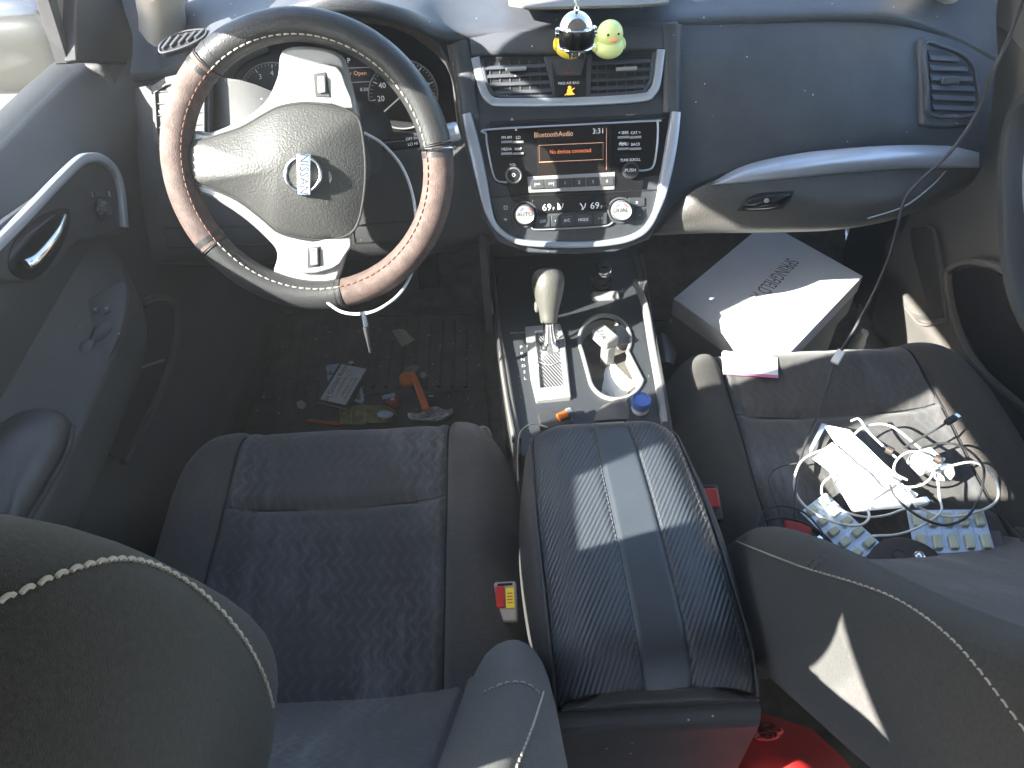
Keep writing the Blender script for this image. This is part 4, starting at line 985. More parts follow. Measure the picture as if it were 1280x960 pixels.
for a in range(4): 
    p = DF.p(127+5*math.cos(a*1.5708), 262-5*math.sin(a*1.5708), .0125); d_ = V((0, .0015, .0)); sweep_bm([p-d_, p+d_], DF.n, .0008, .0002, bm=bm, round_=False)
text_into(bm, DF, 'L', 116, 243, 3.4, .001, ang=5); text_into(bm, DF, 'R', 137, 243, 3.4, .001, ang=5); fin_text('lettering', bm, 'print', ms)
plate('mirror_selector', DF, [(120, 240), (132, 240), (132, 246), (120, 246)], .003, .003, 'dash', bz, bevel=.0008)
# window switch plate on the ledge
a_, b_, c_ = W(100, 478, x=-.655), W(92, 400, x=-.672), W(156, 380, x=-.645)
SWn = (b_-a_).cross(c_-a_).normalized(); SWn = SWn if SWn.dot(CAM-a_) > 0 else -SWn
SW = Fr(V((-.655, .78, .632)), (.25, -.25, .93))
swp = plate('switch_panel', SW, [(78, 440), (92, 405), (112, 372), (154, 350), (158, 372), (152, 410), (128, 462), (108, 492), (84, 474)], .004, .02, 'dash_dark', dd, bevel=.003, curve=2)
for q in ([(118, 408), (134, 402), (140, 410), (126, 424), (112, 426)], [(100, 428), (118, 424), (116, 438), (104, 450), (92, 444)], [(84, 412), (104, 404), (106, 414), (92, 424), (80, 426)], [(88, 448), (100, 452), (92, 462), (82, 458)]):
    pillow('window_switch', SW, q, .006, .008, 'dash', swp, curve=3, base=.004)
for q in ([(116, 384), (123, 382), (123, 390), (116, 391)], [(129, 382), (138, 380), (138, 388), (129, 391)]):
    k_ = plate('lock_button', SW, q, .008, .004, 'dash', swp, bevel=.001)
bm = bmesh.new(); text_into(bm, SW, 'o', 119, 386, 3.4, .0085); text_into(bm, SW, 'n', 133, 385, 3.6, .0085); fin_text('lettering', bm, 'print', swp)
# elbow pad
EP = Fr(V((-.665, .46, .622)), (.3, -.05, .95))
pillow('elbow_pad', EP, [(-60, 640), (-30, 560), (10, 522), (50, 510), (84, 520), (88, 545), (66, 590), (36, 642), (0, 690)], .002, .022, 'leather', dd, curve=5, base=.01, power=3)
link('pad_seam', sweep_bm(crom([EP.p(*q, .004) for q in [(92, 532), (84, 566), (62, 606), (38, 646), (20, 680)]], 6), EP.n, .005, .003), 'black', dd)
# door pocket, its inner shade put in as a flat black plate
PK = Fr((-.682, 0, 0), (1, 0, 0))
plate('door_pocket', PK, [(181, 384), (198, 376), (214, 380), (219, 400), (214, 436), (200, 480), (176, 530), (154, 571), (134, 566), (132, 548), (152, 500), (170, 440)], .0, .004, 'black', dd, bevel=.001, curve=3)
link('pocket_edge', sweep_bm(crom([PK.p(*q, .004) for q in [(178, 378), (200, 371), (218, 376), (224, 402), (218, 440), (203, 486), (178, 538), (154, 578)]], 6), PK.n, .010, .010), 'door_plastic', dd)
link('pocket_liner', tube_bm([PK.p(168, 462, .003), PK.p(186, 456, .003), PK.p(205, 450, .003)], .002, 6), 'door_tan', dd)
# window sill fold lines
sw_ = [V((-.705, y, .835)) for y in (-.1, .3, .7, 1.05)]
# sail panel (mirror corner) and window channel, in the door's window frame
SL = Fr(V((-.715, 1.1, .9)), (1, 0, -.0))
plate('mirror_sail', SL, [(96, -60), (160, -60), (170, 0), (171, 30), (160, 80), (97, 77), (94, 30)], .0, .02, 'black', dd, bevel=.003)
SL2 = Fr(V((-.735, 1.1, .9)), (1, 0, 0))
plate('window_channel', SL2, [(48, -60), (92, -60), (98, 0), (104, 78), (90, 80), (68, 0)], .002, .02, 'door_tan', dd, bevel=.003)
plate('channel_seal', SL2, [(36, -60), (56, -60), (72, 0), (93, 79), (87, 80), (62, 0)], .006, .02, 'black', dd, bevel=.002)
# passenger door details
QF = Fr((.742, 0, 0), (-1, 0, 0))
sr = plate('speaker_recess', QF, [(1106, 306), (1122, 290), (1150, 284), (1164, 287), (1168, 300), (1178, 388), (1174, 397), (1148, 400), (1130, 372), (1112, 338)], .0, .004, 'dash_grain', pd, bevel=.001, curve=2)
link('recess_edge', sweep_bm(crom([QF.p(*q, .003) for q in [(1160, 282), (1170, 296), (1182, 390), (1178, 402), (1150, 405), (1132, 385)]], 5), QF.n, .006, .006), 'door_tan', pd)
plate('door_pocket', QF, [(1190, 350), (1198, 338), (1218, 334), (1248, 342), (1280, 366), (1330, 420), (1330, 520), (1268, 500), (1226, 452), (1200, 402)], .002, .004, 'black', pd, bevel=.001, curve=3)  # flat black plate, the opening's shade is put into its colour
link('pocket_edge', sweep_bm(crom([QF.p(*q, .006) for q in [(1290, 520), (1222, 458), (1196, 410), (1184, 350), (1194, 332), (1218, 327), (1252, 336), (1290, 364)]], 6), QF.n, .012, .012), 'door_tan', pd)
QA = Fr((.690, 0, 0), (-1, 0, 0))
link('grab_handle', sweep_bm(crom([QA.p(*q, .006) for q in [(1320, 110), (1288, 132), (1272, 180), (1270, 260), (1276, 340), (1296, 400), (1330, 440)]], 6), QA.n, .026, .05), 'door_plastic', pd)
link('grab_trim', sweep_bm(crom([QA.p(*q, .03) for q in [(1325, 150), (1296, 165), (1285, 200), (1285, 260), (1298, 310)]], 6), QA.n, .012, .008), 'silver', pd)
SR = Fr(V((.735, 1.15, .9)), (-1, 0, 0))
plate('mirror_sail', SR, [(1200, -60), (1300, -60), (1300, 90), (1256, 40), (1212, 20)], .0, .02, 'door_tan', pd, bevel=.003)
# glass
def quad(name, pts, m, parent, th=.004):
    pts = [V(p) for p in pts]; n = (pts[1]-pts[0]).cross(pts[2]-pts[0]).normalized(); bm = plate_bm(pts, n, th); return link(name, bm, m, parent, smooth=False)
quad('window_glass', [(-.755, -.12, .82), (-.755, 1.12, .82), (-.70, .98, 1.0), (-.64, .68, 1.17), (-.635, -.12, 1.21)], 'glass', dd)
quad('window_glass', [(.80, -.12, .82), (.80, 1.12, .82), (.75, .98, 1.0), (.685, .55, 1.20), (.685, -.12, 1.21)], 'glass', pd)
# ================================================================== SHELL, FLOOR, OUTSIDE
body = thing('car_body', 'pale-pillared car body around the cabin, seen at the upper left and right corners', 'car', (0, 0, 0))
def bar(name, pts, w, h, n, m): return sweep(name, crom(pts, 8), n, w, h, m, body)
bar('windscreen_pillar', [W(206, 44, y=1.22), W(204, 10, y=1.20), W(188, -55, y=1.14), V((-.645, 1.02, .985)), V((-.64, .93, 1.045)), V((-.625, .84, 1.105)), V((-.615, .72, 1.18)), V((-.60, .60, 1.24))], .062, .04, (.6, -.6, .4), 'beige')
bar('windscreen_pillar', [W(1165, -6, y=1.30), W(1210, -60, y=1.2), V((.66, .82, 1.12)), V((.63, .55, 1.235))], .085, .05, (-.6, -.6, .4), 'beige')
# roof sheet with front header and side rails
RF = dict(front=.86, railz=1.235)
roof = []
for x_, z_ in ((-.645, 1.215), (-.62, 1.25), (-.55, 1.285), (-.3, 1.325), (0, 1.335), (.3, 1.325), (.55, 1.285), (.62, 1.25), (.69, 1.215)):
    roof.append([V((x_, RF['front']-.06*(x_/.6)**2+.06, z_-.03)), V((x_, .4, z_)), V((x_, -.2, z_+.005)), V((x_, -.8, z_-.01)), V((x_*.95, -1.35, z_-.09))])
loft('roof_lining', roof, 'headliner', body, 5, 5, th=.03, tdir=(0, 0, 1))
for sg, o_ in ((-1, 0), (1, .05)):
    rows = []
    for z_, ya, yb, xx in ((.80, .22, .42, .745), (.9, .23, .415, .725), (1.0, .24, .41, .70), (1.1, .25, .40, .675), (1.18, .255, .39, .65), (1.25, .26, .38, .625)):
        rows.append([V((sg*(xx+o_), ya, z_)), V((sg*(xx+o_-.02), ya+.01, z_)), V((sg*(xx+o_-.03), (ya+yb)/2, z_)), V((sg*(xx+o_-.02), yb-.01, z_)), V((sg*(xx+o_), yb, z_))])
    loft('centre_pillar', rows, 'beige', body, 5, 5, th=.004, tdir=(sg, 0, 0))
    box('rear_door_frame', (sg*(.715+o_), .06, .93), (.03, 0, 0), (0, .36, 0), (0, 0, .14), 'door_plastic', body, bevel=.01)  # added panel out of view, blocks low sun behind the centre pillar
    box('rear_door_frame', (sg*(.69+o_), -.14, 1.05), (.03, 0, 0), (0, .30, 0), (0, 0, .15), 'door_plastic', body, bevel=.01)  # added panel out of view, keeps sun off the back of the driver's headrest
    bar('rear_pillar', [V((sg*(.70+o_), -1.35, .80)), V((sg*(.64+o_), -1.25, 1.0)), V((sg*(.60+o_), -1.05, 1.22))], .30, .05, (-sg, 0, 0), 'beige')
    box('rear_door_skin', (sg*(.74+o_), -.78, .46), (.05, 0, 0), (0, 1.15, 0), (0, 0, .84), 'door_plastic', body, bevel=.01)
    box('door_skin', (sg*(.83+o_), .50, .42), (.03, 0, 0), (0, 1.45, 0), (0, 0, .76), 'car_paint', body, bevel=.01)
    box('fender', (sg*(.83+o_), 1.9, .40), (.04, 0, 0), (0, 1.3, 0), (0, 0, .74), 'car_paint', body, bevel=.02)
    box('sill_side', (sg*(.745+o_), 1.36, .42), (.05, 0, 0), (0, .42, 0), (0, 0, .80), 'door_plastic', body, bevel=.01)
box('bonnet', (0, 2.25, .80), (1.6, 0, 0), (0, 1.1, 0), (0, 0, .06), 'car_paint', body, bevel=.02)
box('firewall', (0, 1.84, .42), (1.5, 0, 0), (0, .04, 0), (0, 0, .82), 'carpet', body, bevel=0)
box('parcel_shelf', (0, -1.62, .86), (1.4, 0, 0), (0, .5, 0), (0, 0, .04), 'cloth_dark', body, bevel=.01)
quad('windscreen', [(-.70, 1.72, .87), (.70, 1.72, .87), (.62, .86, 1.285), (-.60, .86, 1.285)], 'glass', body)
rs = thing('rear_bench', 'dark cloth rear bench behind the front seats', 'car seat', (0, -.8, .05))
box('bench_cushion', (0, -.72, .28), (1.34, 0, 0), (0, .50, 0), (0, 0, .20), 'cloth_dark', rs, bevel=.04, seg=4)
box('bench_back', (0, -1.12, .58), (1.34, 0, 0), (0, .14, 0), (0, -.16, .6), 'cloth_dark', rs, bevel=.04, seg=4)
def struct(o): o['kind'] = 'structure'; return o
struct(box('floor', (0, .35, .02), (1.56, 0, 0), (0, 2.95, 0), (0, 0, .02), 'carpet', bevel=0))
rows = [[V((x, 1.40, .032)) for x in (-.76, -.3, .1, .5, .78)], [V((x, 1.50, .05)) for x in (-.76, -.3, .1, .5, .78)], [V((x, 1.66, .22)) for x in (-.76, -.3, .1, .5, .78)], [V((x, 1.78, .5)) for x in (-.76, -.3, .1, .5, .78)]]
struct(loft('footwell_slope', rows, 'carpet', None, 6, 6, th=.01, tdir=(0, 0, -1)))
f2 = loft('footwell_carpet', [[W(1060, 470, z=.06), W(1130, 470, z=.06), W(1230, 470, z=.08)], [W(1070, 400, z=.055), W(1120, 390, z=.06), W(1190, 400, z=.12)], [W(1078, 340, z=.05), W(1110, 330, z=.08), W(1160, 330, z=.2)], [W(1060, 290, z=.05), W(1090, 290, z=.1), W(1120, 280, z=.25)]], 'carpet_tan', None, 5, 5, th=.004, tdir=(0, 0, -1)); struct(f2)
gb = bmesh.new(); bmesh.ops.create_grid(gb, x_segments=1, y_segments=1, size=45, matrix=Matrix.Translation((0, 0, -.28))); struct(link('ground', gb, 'ground'))
# transmission tunnel
box('tunnel', (.0, 1.25, .2), (.28, 0, 0), (0, .9, 0), (0, 0, .38), 'carpet', con, bevel=.04, seg=3)
# outside mirror
om = thing('door_mirror', 'grey outside mirror housing beyond the driver window', 'car mirror', W(30, 55, x=-.95))
mc = W(26, 62, x=-.90)
link('mirror_housing', superell(mc, V((1, 0, 0)), V((0, 1, 0)), V((0, 0, 1)), .105, .05, .062, .5), 'mirror_body', om, sharp=80)
link('mirror_cap', superell(mc+V((-.012, .015, .045)), V((1, 0, 0)), V((0, 1, 0)), V((0, 0, 1)), .10, .045, .04, .6), 'car_paint', om, sharp=80)
link('mirror_seam', tube_bm([mc+V((.106*math.copysign(abs(math.cos(a))**.5, math.cos(a)), -.015, .063*math.copysign(abs(math.sin(a))**.5, math.sin(a)))) for a in [i*6.2832/48 for i in range(48)]], .0025, 6, True), 'black', om)
box('mirror_arm', mc+V((.11, .02, -.03)), (.08, 0, 0), (0, .06, 0), (0, 0, .03), 'mirror_body', om, bevel=.01)
# ================================================================== DRIVER FOOTWELL
def Z(px, py, z): return W(px, py, z=z)
FZ = .046
mt = thing('floor_mat', "black ribbed rubber mat in the driver's footwell", 'floor mat', Z(480, 450, .03))
bm = plate_bm([Z(*q, .044) for q in ((300, 420), (320, 370), (470, 362), (600, 362), (604, 420), (618, 620), (280, 620))], V((0, 0, 1)), .01); link('mat_base', bm, 'rubber', mt, bevel=.003)
bm = bmesh.new()
for i in range(8):
    xt = 478+i*15; xb = 466+i*16.5; sweep_bm([Z(xt, 402, .046), Z((xt+xb)/2, 440, .046), Z(xb, 484, .046)], (0, 0, 1), .009, .007, bm=bm)
for i in range(10): sweep_bm([Z(330+i*13, 400, .046), Z(312+i*14, 500, .046)], (0, 0, 1), .004, .003, bm=bm)
for q in ([(470, 394), (592, 392)], [(455, 492), (606, 488)], [(592, 392), (606, 488)], [(470, 394), (455, 492)]): sweep_bm([Z(*q[0], .046), Z(*q[1], .046)], (0, 0, 1), .006, .006, bm=bm)
link('mat_ribs', bm, 'rubber', mt)
for i, (px, py, w_, h_) in enumerate(((455, 318, .09, .1), (535, 312, .05, .13))):
    p = thing('pedal', ('wide brake pedal' if i == 0 else 'narrow accelerator pedal')+" in the shadow of the driver's footwell", 'pedal', W(px, py, y=1.5))
    c = W(px, py+20, y=1.42); box('pedal_pad', c, (w_, 0, 0), (0, .04, h_*.8), (0, -.012, .006), 'rubber', p, bevel=.004); link('pedal_arm', tube_bm([c+V((0, .02, .0)), c+V((0, .12, .2))], .009, 8), 'dash_dark', p)
def card(name, label, cat, px, z, m, th=.0012, group=None, part='card'):
    pts = [Z(a, b, z) for a, b in px]; c = sum(pts, V())/len(pts); t = thing(name, label, cat, c, group)
    o = link(part, plate_bm(pts, V((0, 0, 1)), th), m, t, bevel=.0003); return t, o
def on(z): return Fr(V((0, 0, z)), (0, 0, 1))
def curl(name, label, cat, rows, m, part='sheet'):
    t = thing(name, label, cat, rows[0][0]); loft(part, rows, m, t, 4, 4, th=.0006, tdir=(0, 0, -1), sharp=25); return t
# dark folder card under, white card, business card with yellow-green title
t, o = card('ticket', 'pale ticket stub poking out behind the tilted business card', 'ticket', [(407, 457), (424, 454), (428, 476), (410, 480)], .062, 'paper_blue')
bm = bmesh.new(); text_into(bm, on(.0625), 'F', 414, 466, 9, 0, ang=-80); fin_text('lettering', bm, 'print_dark', o)
t, o = card('folder', 'black card folder beneath the tilted business card', 'folder', [(424, 455), (463, 460), (436, 512), (395, 503)], .066, 'dash_dark', .003)
link('folder_edge', sweep_bm([Z(395, 503, .0665), Z(436, 512, .0665)], (0, 0, 1), .0015, .0006), 'print', o)
t, o = card('business_card', 'white business card with olive title and small print on a black folder', 'card', [(427, 455), (458, 461), (432, 506), (400, 499)], .071, 'paper')
f = on(.0714); bm = bmesh.new(); text_into(bm, f, 'The Golden Room', 419.5, 479, 5.5, 0, ang=-60); fin_text('lettering', bm, 'lime_ink', o)
bm = bmesh.new(); text_into(bm, f, 'Cards & Games', 427, 481, 2.6, 0, ang=-60); text_into(bm, f, 'OPEN DAILY 10-6', 434, 484, 2.4, 0, ang=-60); text_into(bm, f, 'Main Street 555-0142', 438.5, 485.5, 2.4, 0, ang=-60); text_into(bm, f, 'Buy Sell Trade', 443.5, 487, 2.4, 0, ang=-60); sweep_bm([f.p(*q, 0) for q in ((417, 492), (421, 493), (418.5, 498), (414.5, 497))], (0, 0, 1), .0007, .0002, True, bm, False); sweep_bm([f.p(*q, 0) for q in circ(437, 466, 3.4, 16)], (0, 0, 1), .0006, .0002, True, bm, False); fin_text('small_print', bm, 'print_dark', o)
t, o = card('photo_card', 'rounded pale card with a green picture under the folder edge', 'card', [(436, 500), (452, 482), (455, 500), (452, 504)], .058, 'paper_blue'); plate('picture', on(.0585), [(442, 498), (450, 488), (451, 500)], 0, .0005, 'olive', o, bevel=0)
for i, (q, lb) in enumerate((([(423, 503), (437, 508), (440, 530), (426, 530)], 'olive foil card nearest the orange pencil'), ([(438, 508), (455, 505), (456, 530), (440, 530)], 'olive foil card in the middle by the seat front'), ([(456, 506), (474, 508), (480, 528), (457, 528)], 'olive foil card under the green snack wrapper'))):
    t, o = card('foil_card', lb, 'card', q, .052+.002*i, 'olive', group='olive foil cards in the footwell'); fz = on(.0526+.002*i); bm = bmesh.new(); sweep_bm([fz.p(*a, 0) for a in q], (0, 0, 1), .001, .0003, True, bm, False); text_into(bm, fz, '8', (q[0][0]+q[2][0])/2, 516, 8, 0, ang=8); fin_text('gold_border', bm, 'gold', o)
tg = curl('snack_wrapper', 'crumpled green and yellow wrapper with a pale centre', 'wrapper', [[Z(466, 508, .05), Z(478, 506, .065), Z(494, 512, .052)], [Z(464, 517, .055), Z(480, 516, .08), Z(496, 519, .058)], [Z(466, 528, .05), Z(480, 528, .07), Z(492, 528, .052)]], 'olive', 'wrapper')
link('pale_window', pillow_bm(crom([Z(*q, .080) for q in ((471, 517), (478, 513), (487, 514), (492, 517), (486, 521), (476, 521))], 3, True), V((0, 0, 1)), .003, 3), 'paper_blue', tg)
rc = thing('red_bottle_cap', 'red round cap with lilac flap lying on the mat', 'cap', Z(493, 503, .05))
lathe('cap', [(.016, 0), (.0165, .008), (.014, .011), (0, .010)], Z(492, 504, .048), (0, 0, 1), 'red_dull', rc); box('flap', Z(486, 495, .06), (.028, .008, 0), (-.003, .011, 0), (0, 0, .003), 'paper_blue', rc); lathe('centre', [(.005, 0), (.004, .004), (0, .004)], Z(491, 500, .06), (0, 0, 1), 'paper', rc)
ob = thing('orange_hammer', 'bright orange plastic tool with a round head and flat handle', 'tool', Z(525, 490, .06))
lathe('round_head', [(0, .016), (.016, .015), (.0185, .011), (.0185, .004), (.016, 0), (0, 0)], Z(509, 476, .062), (.1, -.3, .9), 'orange', ob, 30)
hh = [Z(515, 465, .075), Z(520, 478, .077), Z(527, 496, .08), Z(533, 512, .082)]
sweep('flat_handle', crom(hh, 5), (0, -.3, .9), .017, .007, 'orange', ob, wfun=lambda t: .75+.3*t)
sweep('handle_slot', [Z(519, 476, .082), Z(528, 499, .0855)], (0, -.3, .9), .003, .0006, 'orange_dull', ob)
op = thing('orange_pencil', 'short orange pencil by the seat front at the left of the litter', 'pencil', Z(402, 529, .05))
link('shaft', tube_bm([Z(385, 526, .052), Z(425, 530, .052)], .0042, 6), 'orange_dull', op, smooth=False)
def crumple(name, label, cat, pts, m, z, amp=.014, seed=1):
    cx = sum(p[0] for p in pts)/len(pts); cy = sum(p[1] for p in pts)/len(pts); rows = []
    L = crom([V((a, b, 0)) for a, b in pts], 4, True)
    for s in range(7):
        k = 1-s/6.5; rows.append([Z(cx+(p.x-cx)*k, cy+(p.y-cy)*k, z+(abs(noise.noise(V((p.x*.25+seed, p.y*.25, s*1.3))))*amp*2 if s else 0)) for p in L])
    bm = grid_bm(rows, closed_u=True); bm.faces.new([bm.verts[-len(L)+i] for i in range(len(L))]) if False else None
    t = link(name, bm, m, smooth=False); tag(t, label, cat); return t
crumple('crumpled_tissue', 'crumpled white tissue against the front of the seat under the orange tool', 'tissue', [(510, 516), (516, 521), (530, 514), (543, 508), (556, 512), (566, 511), (563, 520), (545, 526), (520, 526), (511, 522)], 'paper', .056, .02, 2)
crumple('paper_scrap', 'tiny white paper scrap right of the orange tool head', 'paper scrap', [(525, 466), (530, 465), (533, 470), (529, 473), (525, 471)], 'paper', .05, .008, 4)
crumple('paper_wad', 'small white wad at the far left of the footwell litter', 'paper wad', [(371, 503), (378, 501), (383, 506), (379, 511), (373, 510)], 'paper', .05, .014, 5)
crumple('dry_leaf', 'tan dry leaf behind the orange tool', 'leaf', [(506, 462), (512, 458), (521, 457), (526, 461), (520, 465), (511, 466)], 'paper_tan', .05, .008, 6)
crumple('tissue_scrap', "white tissue scrap in the gap right of the driver's seat", 'tissue', [(600, 533), (608, 533), (614, 540), (616, 552), (611, 548), (604, 541)], 'paper', .12, .012, 8)
crumple('white_crumb', 'white crumb at the top of the card heap', 'crumb', [(436, 452), (441, 451), (442, 454), (437, 455)], 'paper', .05, .006, 11)
curl('folded_note', 'small tan folded note on the ribs of the mat', 'note', [[Z(490, 413, .05), Z(502, 411, .058), Z(508, 414, .056)], [Z(494, 420, .052), Z(506, 418, .062), Z(514, 421, .056)], [Z(502, 433, .05), Z(511, 429, .055), Z(519, 424, .05)]], 'paper_tan')
crumple('mat_crumb', 'pale crumb right of the red cap on the mat', 'crumb', [(536, 494), (541, 494), (541, 496), (536, 496)], 'paper', .05, .003, 12)
# ================================================================== PASSENGER FOOTWELL
gbx = thing('grey_box', 'grey cardboard box bottom standing beneath the white lettered box', 'box', W(900, 400, z=.05))
zt = .335
Lc, Rc, Bc = W(842, 373, z=zt), W(1079, 345, z=zt), W(967, 462, z=zt); Tc = Lc+Rc-Bc
ex = (Bc-Lc); ey = (Tc-Lc); cxy = (Lc+Rc)/2
wb = thing('white_box', 'big white cardboard box lettered across its lid, set diagonally in the passenger footwell', 'box', (cxy.x, cxy.y, .12))
lidb = box('box_lid', cxy-V((0, 0, .02)), ex, ey, (0, 0, .04), 'box_white', wb, bevel=.0015)
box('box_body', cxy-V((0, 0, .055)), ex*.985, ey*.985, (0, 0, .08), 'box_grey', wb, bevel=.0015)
bm = bmesh.new(); text_into(bm, on(zt), 'SPRINGFIELD ARMORY.', 956, 361, 12, .0006, ang=134, sq=.60); fin_text('lettering', bm, 'print_box', lidb)
e2 = W(925, 430, z=.09)-W(836, 405, z=.09)
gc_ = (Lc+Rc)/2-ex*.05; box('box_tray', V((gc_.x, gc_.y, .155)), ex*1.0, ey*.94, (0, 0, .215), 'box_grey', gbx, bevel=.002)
pb = curl('plastic_bag', 'blue-grey plastic bag crushed between the console and passenger seat', 'bag', [[W(820, 420, z=.2), W(829, 416, z=.23), W(838, 426, z=.2)], [W(822, 436, z=.21), W(832, 432, z=.24), W(846, 440, z=.2)], [W(823, 455, z=.2), W(833, 452, z=.24), W(842, 456, z=.2)]], 'paper_blue', 'bag')
tb = thing('label_bottle', 'white bottle top with blue label peeping over the passenger seat front', 'bottle', W(1072, 420, z=.2))
lathe('bottle_neck', [(.016, 0), (.016, .05), (.012, .065), (.011, .08), (.009, .084), (0, .084)], W(1072, 424, z=.1)-V((0, 0, .06)), (.1, 0, 1), 'white_plastic', tb); 
f = Fr(W(1072, 424, z=.21), (0, -.5, .5)); bm = bmesh.new(); text_into(bm, f, '/', 1075, 415, 8, .01, ang=20); fin_text('label_mark', bm, 'blue', tb)
# things under the passenger seat rear (lower right gap)
rb = thing('red_cloth', 'bright red cloth bundled on the rear floor beside the armrest', 'cloth', (.2, .1, .06))  # added bundle, its red stands for a glow in the gap
rows = [[V((.14, 0.380, .08)), V((.2, 0.390, .14)), V((.3, 0.380, .09))], [V((.14, 0.330, .10)), V((.21, 0.340, .16)), V((.33, 0.330, .10))], [V((.12, 0.280, .10)), V((.22, 0.290, .17)), V((.35, 0.270, .10))], [V((.12, 0.180, .06)), V((.22, 0.180, .12)), V((.36, 0.170, .06))]]
loft('cloth', rows, 'red', rb, 5, 5, th=.002, tdir=(0, 0, -1))
crumple('fuzzy_rag', 'grey-pink fuzzy rag on top of the red cloth', 'rag', [(942, 905), (956, 902), (972, 906), (980, 914), (970, 924), (950, 926), (940, 918)], 'red_dull', .20, .02, 9)
# ================================================================== PASSENGER SEAT CLUTTER
SZ = .368
def sh(px, py, h=0): return W(px, py, z=SZ+h)
t = thing('envelope', 'white envelope with pink edge at the front of the passenger seat', 'envelope', sh(937, 457))
EF = Fr(W(937, 455, z=.375), (0, .12, 1))
plate('envelope_sheet', EF, [(902, 441), (905, 438), (972, 447), (973, 472), (904, 467)], .004, .0015, 'paper', t, bevel=.0004); plate('pink_edge', EF, [(904, 464), (973, 469), (973, 472.5), (904, 467.5)], .0046, .0005, 'pink', t, bevel=0)
card('papers_sheet', 'crumpled white sheet under the bright folded paper', 'paper', [(1037, 590), (1060, 575), (1122, 600), (1148, 618), (1136, 634), (1066, 640)], SZ+.012, 'paper', part='sheet')
t = thing('folded_paper', 'folded white paper glaring in the sun patch', 'paper', sh(1070, 575))
bm = bmesh.new()
P_ = [[sh(1028, 531, .018), sh(1062, 538, .030)], [sh(1052, 562, .022), sh(1092, 567, .040)], [sh(1086, 627, .020), sh(1128, 599, .024)]]
Q_ = [[sh(1016, 573, .018), sh(1040, 553, .026)], [sh(1052, 600, .020), sh(1076, 583, .034)], [sh(1084, 626, .018), sh(1104, 611, .026)]]
for G in (P_, Q_):
    vs = [[bm.verts.new(p) for p in r] for r in G]
    for a, b in zip(vs, vs[1:]): bm.faces.new((a[0], a[1], b[1], b[0]))
bmesh.ops.subdivide_edges(bm, edges=bm.edges[:], cuts=5, use_grid_fill=True)
for v in bm.verts: v.co.z += .003*noise.noise(v.co*45)
r_ = bmesh.ops.extrude_face_region(bm, geom=bm.faces[:])
for v in r_['geom']:
    if isinstance(v, bmesh.types.BMVert): v.co.z -= .0006
link('sheet', bm, 'paper', t, sharp=25)
card('paper_slip', 'pale slip tucked behind the folded paper', 'paper', [(1027, 529), (1034, 530), (1016, 562), (1012, 572), (1012, 560)], SZ+.018, 'foil', part='slip')
def blister(px, label, n_, m_, z):
    A, B, D = [sh(*q, z) for q in (px[0], px[1], px[3])]; u = B-A; v = D-A; t = thing('blister_pack', label, 'blister pack', (A+B+D)/3, 'gum blister packs')
    c = A+u*.5+v*.5; o = box('foil_sheet', c, u, v, (0, 0, .0012), 'foil', t, bevel=.0004)
    ul, vl = u.normalized(), v.normalized(); proto = None
    for i in range(n_):
        for j in range(m_):
            p = A+u*((i+.5)/n_)+v*((j+.5)/m_)+V((0, 0, .0035))
            if proto is None:
                bm = box_bm(V((0, 0, 0)), ul*u.length/n_*.56, vl*v.length/m_*.62, (0, 0, .006)); proto = link('gum_piece', bm, 'gum', o, bevel=.002, seg=3); q = proto
            else: q = proto.copy(); C.objects.link(q)
            q.location = p
    for i in range(1, n_): link('perforation', sweep_bm([A+u*(i/n_)+V((0, 0, .0009)), A+u*(i/n_)+v+V((0, 0, .0009))], (0, 0, 1), .0008, .0004), 'silver', o)
    return t
blister([(1032, 616), (1101, 680), (1068, 706), (1000, 640)], 'gum blister pack lying diagonally beside the seat back, left of the brown sheath', 5, 2, .008)
blister([(1133, 638), (1229, 637), (1238, 693), (1144, 694)], 'gum blister pack lying level beyond the brown sheath', 5, 2, .010)
t, o = card('blank_card', 'grey-brown card strip under the right end of the level blister pack', 'card', [(1232, 664), (1250, 663), (1266, 738), (1240, 745)], SZ+.004, 'skin_card')
card('silver_pouch', 'dull silver pouch below the level blister pack', 'pouch', [(1205, 690), (1240, 688), (1246, 735), (1225, 736)], SZ+.006, 'grey_plastic', part='pouch')
t, o = card('printed_receipt', 'pale blue printed receipt between the sheath and seat back', 'receipt', [(1176, 692), (1208, 694), (1234, 730), (1216, 738), (1178, 724)], SZ+.012, 'paper_blue', part='receipt')
bm = bmesh.new(); f = on(SZ+.0123)
for k in range(8): text_into(bm, f, ['Subtotal 12.48', 'Tax 0.92', 'TOTAL 13.40', 'Card 4417', 'Thank you', 'Reg 02', 'Store 118', '---'][k], 1190+k*2.2, 697+k*4.0, 2.2, 0, ang=5)
fin_text('lettering', bm, 'print_dark', o)
t, o = card('striped_card', 'small black and yellow striped card beside the seat back', 'card', [(1215, 735), (1240, 728), (1246, 738), (1224, 745)], SZ+.016, 'paper'); plate('black_stripe', on(SZ+.0164), [(1220, 733), (1240, 728.5), (1241, 731), (1222, 736.5)], 0, .0004, 'print_dark', o, bevel=0); plate('yellow_stripe', on(SZ+.0164), [(1215, 736), (1224, 733), (1231, 742), (1224, 745)], 0, .0004, 'gold', o, bevel=0)
ls = thing('leather_sheath', 'dark brown leather key case with a silver snap', 'key case', sh(1135, 695))
lp = [(1086, 702), (1092, 684), (1108, 674), (1130, 672), (1156, 680), (1174, 694), (1180, 712), (1180, 730), (1150, 724), (1110, 716)]
LF = Fr(sh(1135, 700, .022), (0, -.1, 1)); cs = pillow('case', LF, lp, .0, .006, 'brown_leather', ls, curve=3, base=.008, power=4)
